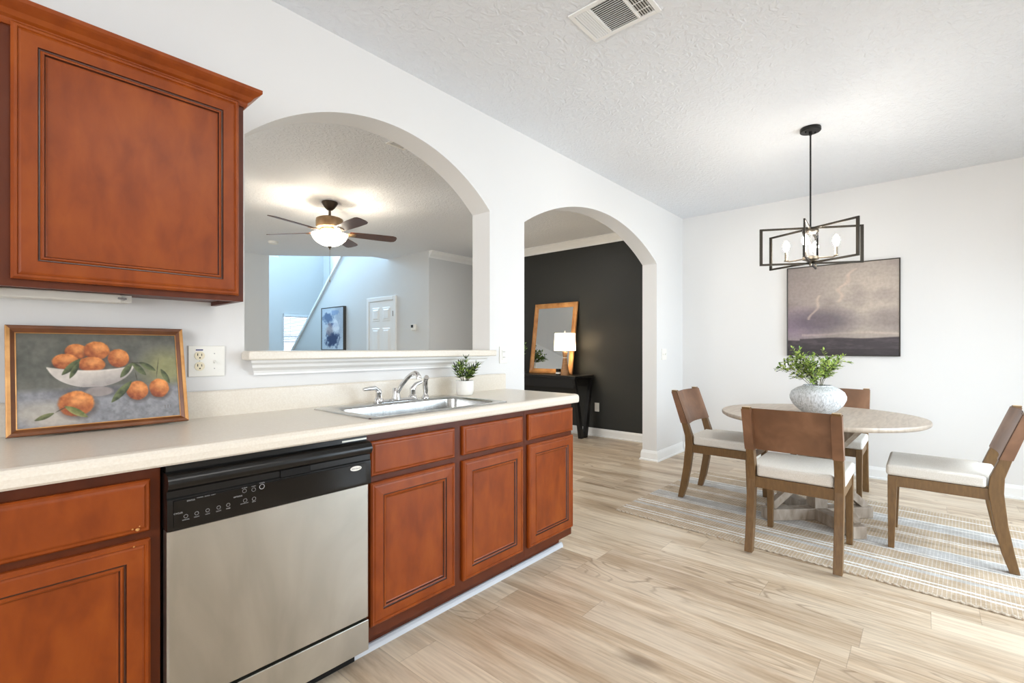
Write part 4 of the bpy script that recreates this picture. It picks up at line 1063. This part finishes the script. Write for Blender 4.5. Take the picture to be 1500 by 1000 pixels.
def leafquad(m, p, d, up, L, w, mi):
    """small pointed leaf, folded a little along the midrib"""
    d = d.normalized(); a = d.cross(up)
    if a.length < 1e-3: a = d.cross(Vector((1,0,0)))
    a.normalize(); n = a.cross(d).normalized()
    pts = [p, p+d*L*.3+a*w*.42+n*w*.12, p+d*L*.65+a*w*.40+n*w*.08, p+d*L, p+d*L*.65-a*w*.40+n*w*.08, p+d*L*.3-a*w*.42+n*w*.12, p+d*L*.48-n*w*.05]
    m.add([tuple(q) for q in pts], [(0,1,6),(1,2,6),(2,3,6),(3,4,6),(4,5,6),(5,0,6)], mi)
def branchy(parent, base, n, hmax, spread, rng, leafL, names=('stems','leaves'), lean=(0,0), dens=9, droop=.5, mats=None):
    st = MB(); lf = MB()
    for i in range(n):
        a = 2*PI*(i+rng.random()*.7)/n; out = rng.uniform(.35, 1)*spread; h = hmax*rng.uniform(.55, 1)*(1.1-.45*out/spread)
        p0 = Vector(base)+Vector((math.cos(a), math.sin(a), 0))*.015
        tip = Vector(base)+Vector((math.cos(a)*out+lean[0], math.sin(a)*out+lean[1], h))
        mid = p0*.5+tip*.5+Vector((0,0,h*.22)) - Vector((math.cos(a),math.sin(a),0))*out*.12
        P = [((1-t)**2)*p0+2*t*(1-t)*mid+t*t*tip for t in [k/8 for k in range(9)]]
        st.tube([tuple(p) for p in P], [.0022*(1-.6*k/8) for k in range(9)], 5)
        for k in range(3, 9):
            dvec = (P[min(k+1,8)]-P[k-1]).normalized()
            for side in range(2):
                ang = rng.uniform(0, 2*PI); perp = dvec.orthogonal().normalized(); perp = Matrix.Rotation(ang, 3, dvec) @ perp
                tw = (dvec*.6+perp*.9+Vector((0,0,.15))).normalized(); tl = rng.uniform(.6,1.2)*leafL*2.2
                q0 = P[k]; q1 = q0+tw*tl
                st.tube([tuple(q0), tuple(q1)], .0009, 4)
                for s in range(dens):
                    f = .25+.75*s/(dens-1); q = q0+(q1-q0)*f; sd = perp.cross(dvec).normalized()*(1 if s % 2 else -1)
                    ld = (tw*.7+sd*.8+Vector((0,0,rng.uniform(-.3,.3)))) if s < dens-1 else tw
                    leafquad(lf, q, ld, Vector((rng.uniform(-.4,.4),rng.uniform(-.4,.4),1)), leafL*rng.uniform(.7,1.1), leafL*.5, rng.choices((0,1,2), (6,3,1.4))[0])
    st.build(names[0], STEMG, parent); lf.build(names[1], mats or [LEAF1, LEAF2, LEAF3], parent)
lb = thing('leafy_branches', 'bright green leafy branches spilling from the grey vase on the dining table', 'plant', (VX, VY, VZ+.19))
branchy(lb, (VX, VY, VZ+.165), 17, .29, .235, random.Random(12), .028, lean=(-.030,.036), dens=7)

# small plant beside the sink
PX, PY, PZ = 1.900, 2.025, CT+.001
pt = thing('plant_pot', 'small white round pot on the counter behind the sink corner', 'pot', (PX, PY, PZ))
m = MB(); m.lathe([(.001,0),(.040,0),(.047,.006),(.052,.030),(.054,.082),(.0525,.085),(.050,.082),(.048,.072),(.001,.070)], 36, (PX,PY,PZ), cap=False); m.build('pot_body', POTW, pt, smooth=True)
m = MB(); m.lathe([(.001,.073),(.048,.073)], 24, (PX,PY,PZ), cap=False); m.build('soil', SOIL, pt)
sp_ = thing('spiky_plant', 'small spiky dark green plant growing in the white pot behind the sink', 'plant', (PX, PY, PZ+.073))
st = MB(); lf = MB(); rng = random.Random(5)
for i in range(9):
    a = 2*PI*i/9+rng.uniform(-.2,.2); o_ = rng.uniform(.05,.085) if i else .01; h = rng.uniform(.08,.13)
    p0 = Vector((PX+.012*math.cos(a), PY+.012*math.sin(a), PZ+.07)); tip = Vector((PX+o_*math.cos(a), PY+o_*math.sin(a)*(.35 if math.sin(a) > 0 else 1), PZ+.080+h*(1.15-o_*5)))
    st.tube([tuple(p0), tuple(p0*.5+tip*.5), tuple(tip)], .0018, 5)
    d0 = (tip-p0).normalized()
    for lev in range(5):
        f = .35+.65*lev/4; c0 = p0+(tip-p0)*f
        for k in range(8):
            w = 2*PI*k/8+lev*.4; perp = Matrix.Rotation(w, 3, d0) @ d0.orthogonal().normalized()
            leafquad(lf, c0, d0*(.55+.25*lev/4)+perp*.7, d0, rng.uniform(.030,.046), .0080, rng.choices((0,1,2),(1,3,4))[0])
st.build('stems', STEMG, sp_); lf.build('leaves', [LEAF1, LEAF2, LEAF3], sp_)

# pendant
QX, QY = 3.85, .607
pd = thing('pendant_chandelier', 'dark metal chandelier of three crossed rectangular frames with lit bulbs over the dining table', 'chandelier', (QX, QY, H))
m = MB(); m.lathe([(.001,-.0005),(.062,-.0005),(.064,-.004),(.064,-.022),(.060,-.026),(.001,-.026)], 36, (QX,QY,H), cap=False); cn = m.build('canopy', BLKMET, pd, smooth=True)
for dx in (-.035,.035):
    m = MB(); m.lathe([(.006,-.024),(.006,-.034),(.001,-.036)], 10, (QX+dx*.7,QY-dx*.7,H)); m.build('canopy_screw', BLKMET, cn)
m = MB(); m.lathe([(.009,-.026),(.009,-.050),(.0055,-.052),(.0055,-.70)], 12, (QX,QY,H)); m.build('rod', BLKMET, pd)
# frames: directions given as (depth, right) -> world
cY, sY = math.cos(YAW), math.sin(YAW)
zt, zb_ = 2.046, 1.800
for k, (dd, dr_) in enumerate(((-.13,.58),(-.583,.231),(.512,.402))):
    v = Vector((dd*cY+dr_*sY, dd*sY-dr_*cY, 0)).normalized(); w_ = .315
    off = 0
    z0, z1 = zb_-.000+.004*k, zt-.004*k
    m = MB(); b = .013
    A = Vector((QX,QY,0))-v*w_; Bp = Vector((QX,QY,0))+v*w_; up = Vector((0,0,1))
    m.bar(tuple(A+up*z1), tuple(Bp+up*z1), .011, b); m.bar(tuple(A+up*z0), tuple(Bp+up*z0), .011, b)
    m.bar(tuple(A+up*(z0-b/2)), tuple(A+up*(z1+b/2)), .011, .018, tuple(v)); m.bar(tuple(Bp+up*(z0-b/2)), tuple(Bp+up*(z1+b/2)), .011, .018, tuple(v))
    m.build('rectangular_frame', PENDM, pd)
m = MB(); m.lathe([(.001,2.035),(.048,2.035),(.050,2.030),(.050,2.015),(.046,2.010),(.001,2.010)], 28, (QX,QY,0), cap=False); m.build('top_hub', PENDM, pd, smooth=True)
m = MB(); m.lathe([(.001,1.846),(.046,1.846),(.050,1.842),(.050,1.826),(.030,1.820),(.012,1.805),(.008,1.785),(.001,1.782)], 28, (QX,QY,0), cap=False); m.build('bottom_hub', NICKEL, pd, smooth=True)
m = MB(); m.lathe([(.047,1.847),(.047,2.009)], 32, (QX,QY,0), cap=False); m.build('glass_cylinder', GLASS, pd, smooth=True)
rgt = Vector((sY, -cY, 0)); fwd = Vector((cY, sY, 0))
vd = Vector((QX, QY, 0)).normalized(); vr = Vector((vd.y, -vd.x, 0)); vn = (vd + vr*.20).normalized(); vm = (vr - vd*.20).normalized()
for v in (-vm, vm, vn, -vn):
    rad = .150; c = Vector((QX,QY,0))+v*rad
    m = MB(); m.tube([(QX+v.x*.045,QY+v.y*.045,1.835),(c.x-v.x*.02,c.y-v.y*.02,1.828),(c.x,c.y,1.836)], .005, 8); arm = m.build('arm', NICKEL, pd, smooth=True)
    m = MB(); m.lathe([(.013,1.832),(.015,1.838),(.0095,1.842),(.0095,1.900)], 14, (c.x,c.y,0)); m.build('candle_sleeve', NICKEL, arm, smooth=True)
    m = MB(); m.lathe([(.008,1.900),(.012,1.908),(.019,1.925),(.021,1.940),(.016,1.958),(.006,1.974),(.001,1.978)], 16, (c.x,c.y,0)); m.build('bulb', BULB, arm, smooth=True)

# ceiling fan
FXX, FYF = 2.487, 4.706
fn = thing('ceiling_fan', 'bronze ceiling fan with five dark blades and lit bowl light in the living room', 'ceiling fan', (FXX, FYF, H))
c = (FXX, FYF, 0)
m = MB(); m.lathe([(.001,H-.0005),(.078,H-.0005),(.082,H-.012),(.072,H-.03),(.050,H-.062),(.026,H-.085),(.001,H-.088)], 28, c, cap=False); m.build('canopy', BRONZE, fn, smooth=True)
m = MB(); m.lathe([(.013,H-.08),(.013,H-.155)], 14, c); m.build('downrod', BRONZE, fn)
m = MB(); m.lathe([(.001,2.598),(.030,2.596),(.050,2.585),(.115,2.572),(.134,2.560),(.137,2.535),(.137,2.488),(.128,2.470),(.100,2.462),(.001,2.460)], 36, c, cap=False); m.build('motor_housing', BRONZEL, fn, smooth=True)
m = MB(); m.lathe([(.001,2.462),(.095,2.462),(.090,2.445),(.060,2.430),(.055,2.400),(.001,2.398)], 28, c, cap=False); m.build('light_fitter', BRONZEL, fn, smooth=True)
m = MB(); m.lathe([(.182,2.402),(.178,2.385),(.160,2.350),(.128,2.318),(.082,2.292),(.036,2.279),(.001,2.276)], 40, c, cap=False); m.build('glass_bowl', BOWLG, fn, smooth=True)
m = MB(); m.lathe([(.001,2.282),(.020,2.279),(.018,2.268),(.008,2.258),(.009,2.248),(.001,2.242)], 14, c, cap=False); m.build('finial', BRONZE, fn, smooth=True)
for k in range(3):
    a = R(40+120*k); m = MB(); m.lathe([(.001,2.325),(.016,2.330),(.024,2.348),(.022,2.368),(.012,2.380),(.001,2.383)], 12, (FXX+.080*math.cos(a),FYF+.080*math.sin(a),0), cap=False); m.build('bulb', FANBULB, fn, smooth=True)
m = MB()
z = 2.245
m.tube([(FXX,FYF,2.245),(FXX,FYF,1.93)], .0018, 5); m.lathe([(.001,1.93),(.006,1.925),(.006,1.905),(.001,1.90)], 8, c, cap=False); m.build('pull_chain', NICKEL, fn)
for ang in (61, 134, -154, -82, 1):
    dd, dr_ = math.cos(R(ang)), math.sin(R(ang)); v = Vector((dd*cY+dr_*sY, dd*sY-dr_*cY, 0)); wa = math.atan2(v.y, v.x)
    m = MB(); m.M = Matrix.Translation((FXX,FYF,2.424)) @ Matrix.Rotation(wa, 4, 'Z') @ Matrix.Rotation(R(-13), 4, 'X')
    out = [(.20,-.052),(.30,-.060),(.50,-.069),(.65,-.070),(.685,-.058),(.700,-.030),(.700,.030),(.685,.058),(.65,.070),(.50,.069),(.30,.060),(.20,.052)]
    m.prism(out, -.003, .003, 'z'); bl_ = m.build('blade', BLADEW, fn)
    m = MB(); m.M = Matrix.Translation((FXX,FYF,2.424)) @ Matrix.Rotation(wa, 4, 'Z') @ Matrix.Rotation(R(-13), 4, 'X')
    m.prism([(.085,-.016),(.150,-.012),(.19,-.034),(.25,-.038),(.265,-.012),(.265,.012),(.25,.038),(.19,.034),(.150,.012),(.085,.016)], -.009, -.0035, 'z')
    for (px_, py_) in ((.225,-.022),(.225,.022),(.25,0)): m.lathe([(.005,-.012),(.005,-.009)], 8, (px_,py_,0))
    m.build('blade_iron', BRONZEL, bl_)

# console table, mirror, lamp, vase and candle in the formal room
cs = thing('console_table', 'black console table with tapering frame legs against the black wall', 'table', (5.45, 4.2, 0))
CX0, CX1, CY0, CY1, CTZ = 5.215, 5.685, 3.458, 4.95, .842
m = MB(); m.box(CX0, CX1, CY0, CY1, CTZ-.035, CTZ); m.build('top', BLKMET, cs, bevel=.003)
m = MB(); m.box(CX0+.015, CX0+.035, CY0+.03, CY1-.03, CTZ-.16, CTZ-.035); m.box(CX1-.035, CX1-.015, CY0+.03, CY1-.03, CTZ-.16, CTZ-.035); m.build('apron', BLKMET, cs)
for ya in (CY0+.01, CY1-.06):
    for (xt0, xt1, xb0, xb1) in ((CX0+.002, CX0+.052, CX0+.16, CX0+.225), (CX1-.060, CX1-.004, CX1-.215, CX1-.15)):
        m = MB(); m.hexa([(xb0,ya,.001),(xb1,ya,.001),(xb1,ya+.05,.001),(xb0,ya+.05,.001)], [(xt0,ya,CTZ-.035),(xt1,ya,CTZ-.035),(xt1,ya+.05,CTZ-.035),(xt0,ya+.05,CTZ-.035)]); m.build('leg', BLKMET, cs, bevel=.002)
    m = MB(); m.box(CX0+.20, CX1-.20, ya+.002, ya+.048, .005, .06); m.build('foot_bar', BLKMET, cs)
# mirror leaning on the wall
mr = thing('leaning_mirror', 'rectangular mirror in a broad golden wood frame leaning on the console table', 'mirror', (5.52, 4.1, CTZ))
b0 = Vector((5.515, 4.475, CTZ+.002)); t0 = Vector((5.668, 4.475, CTZ+1.03)); wv = Vector((0,-.765,0)); hv = t0-b0
nrm = hv.normalized().cross(wv.normalized()); 
if nrm.x > 0: nrm = -nrm
def mq(a, b, d_): return tuple(b0 + wv.normalized()*a + hv.normalized()*b + nrm*d_)
Wm, Hm = .765, hv.length
m = MB(); prof = [(0,-.015),(0,.004),(.010,.012),(.030,.014),(.055,.006),(.072,.003),(.072,-.002)]
rings = [[mq(i_,i_,d_), mq(Wm-i_,i_,d_), mq(Wm-i_,Hm-i_,d_), mq(i_,Hm-i_,d_)] for i_, d_ in prof]
for a, b in zip(rings, rings[1:]):
    for i in range(4): m.add([a[i], a[(i+1) % 4], b[(i+1) % 4], b[i]], [(0,1,2,3)])
m.add(rings[0], [(3,2,1,0)])
m.build('mirror_frame', GOLDW, mr, weld=True)
m = MB(); m.hexa([mq(.070,.070,-.004),mq(Wm-.070,.070,-.004),mq(Wm-.070,Hm-.070,-.004),mq(.070,Hm-.070,-.004)], [mq(.070,.070,-.001),mq(Wm-.070,.070,-.001),mq(Wm-.070,Hm-.070,-.001),mq(.070,Hm-.070,-.001)]); m.build('mirror_glass', MIRRORM, mr)
# table lamp
LX, LY, LZ = 5.345, 3.71, CTZ+.001
lp = thing('table_lamp', 'lit table lamp with tapered wooden base and white drum shade on the console', 'lamp', (LX, LY, LZ))
m = MB(); m.lathe([(.001,0),(.060,0),(.060,.006),(.030,.215),(.029,.235)], 4 if False else 24, (LX,LY,LZ)); m.lathe([(.026,.243),(.036,.315),(.034,.318),(.012,.320)], 24, (LX,LY,LZ)); m.build('base', LAMPW, lp, smooth=True)
m = MB(); m.lathe([(.027,.2345),(.027,.244)], 24, (LX,LY,LZ)); m.build('white_ring', WHITEP, lp)
m = MB(); m.tube([(LX,LY,LZ+.32),(LX,LY,LZ+.38)], .007, 10); m.tube([(LX,LY,LZ+.42),(LX,LY,LZ+.60)], .003, 8); m.tube([(LX-.139,LY,LZ+.566),(LX+.139,LY,LZ+.566)], .0025, 6); m.tube([(LX,LY-.139,LZ+.566),(LX,LY+.139,LZ+.566)], .0025, 6); m.build('stem', WHITEP, lp)
m = MB(); m.lathe([(.145,.335),(.1455,.345),(.1385,.567),(.138,.572)], 48, (LX,LY,LZ), cap=False); m.build('lamp_shade', SHADE, lp, smooth=True)
m = MB(); m.lathe([(.001,.385),(.014,.390),(.026,.415),(.028,.430),(.020,.450),(.001,.460)], 16, (LX,LY,LZ), cap=False); m.build('bulb', plain('lamp_bulb', (255,240,214), .4, emit=300, ecol=(255,232,196)), lp, smooth=True)
m = MB(); m.lathe([(.004,.572),(.010,.580),(.010,.590),(.004,.606),(.001,.608)], 12, (LX,LY,LZ)); m.build('finial', WHITEP, lp, smooth=True)
# candle jar
cj = thing('candle_jar', 'small dark glass candle jar with white label left of the lamp base', 'candle', (5.36, 3.81, LZ))
m = MB(); m.lathe([(.001,0),(.034,0),(.036,.004),(.036,.082),(.033,.084),(.033,.03),(.001,.03)], 24, (5.36,3.83,LZ), cap=False); m.build('jar', GLASSC, cj, smooth=True)
m = MB(); m.lathe([(.0364,.014),(.0364,.040)], 24, (5.36,3.83,LZ), cap=False); m.build('jar_label', WHITEP, cj)
# vase with greenery at the left end of the console
wv_ = thing('white_vase', 'slim white vase on the console, seen mostly as a reflection in the mirror', 'vase', (5.36, 4.54, LZ))
m = MB(); m.lathe([(.001,0),(.045,0),(.052,.01),(.055,.08),(.048,.15),(.036,.19),(.036,.20),(.031,.20),(.031,.18),(.001,.17)], 28, (5.36,4.54,LZ), cap=False); m.build('vase_body', WHITEP, wv_, smooth=True)
gb = thing('green_sprigs', 'dark green leafy sprigs in the white vase beside the leaning mirror', 'plant', (5.36, 4.54, LZ+.19))
branchy(gb, (5.36, 4.54, LZ+.17), 7, .22, .10, random.Random(3), .046, lean=(-.05,0), dens=4, mats=[LEAF2, LEAF2, LEAF3])
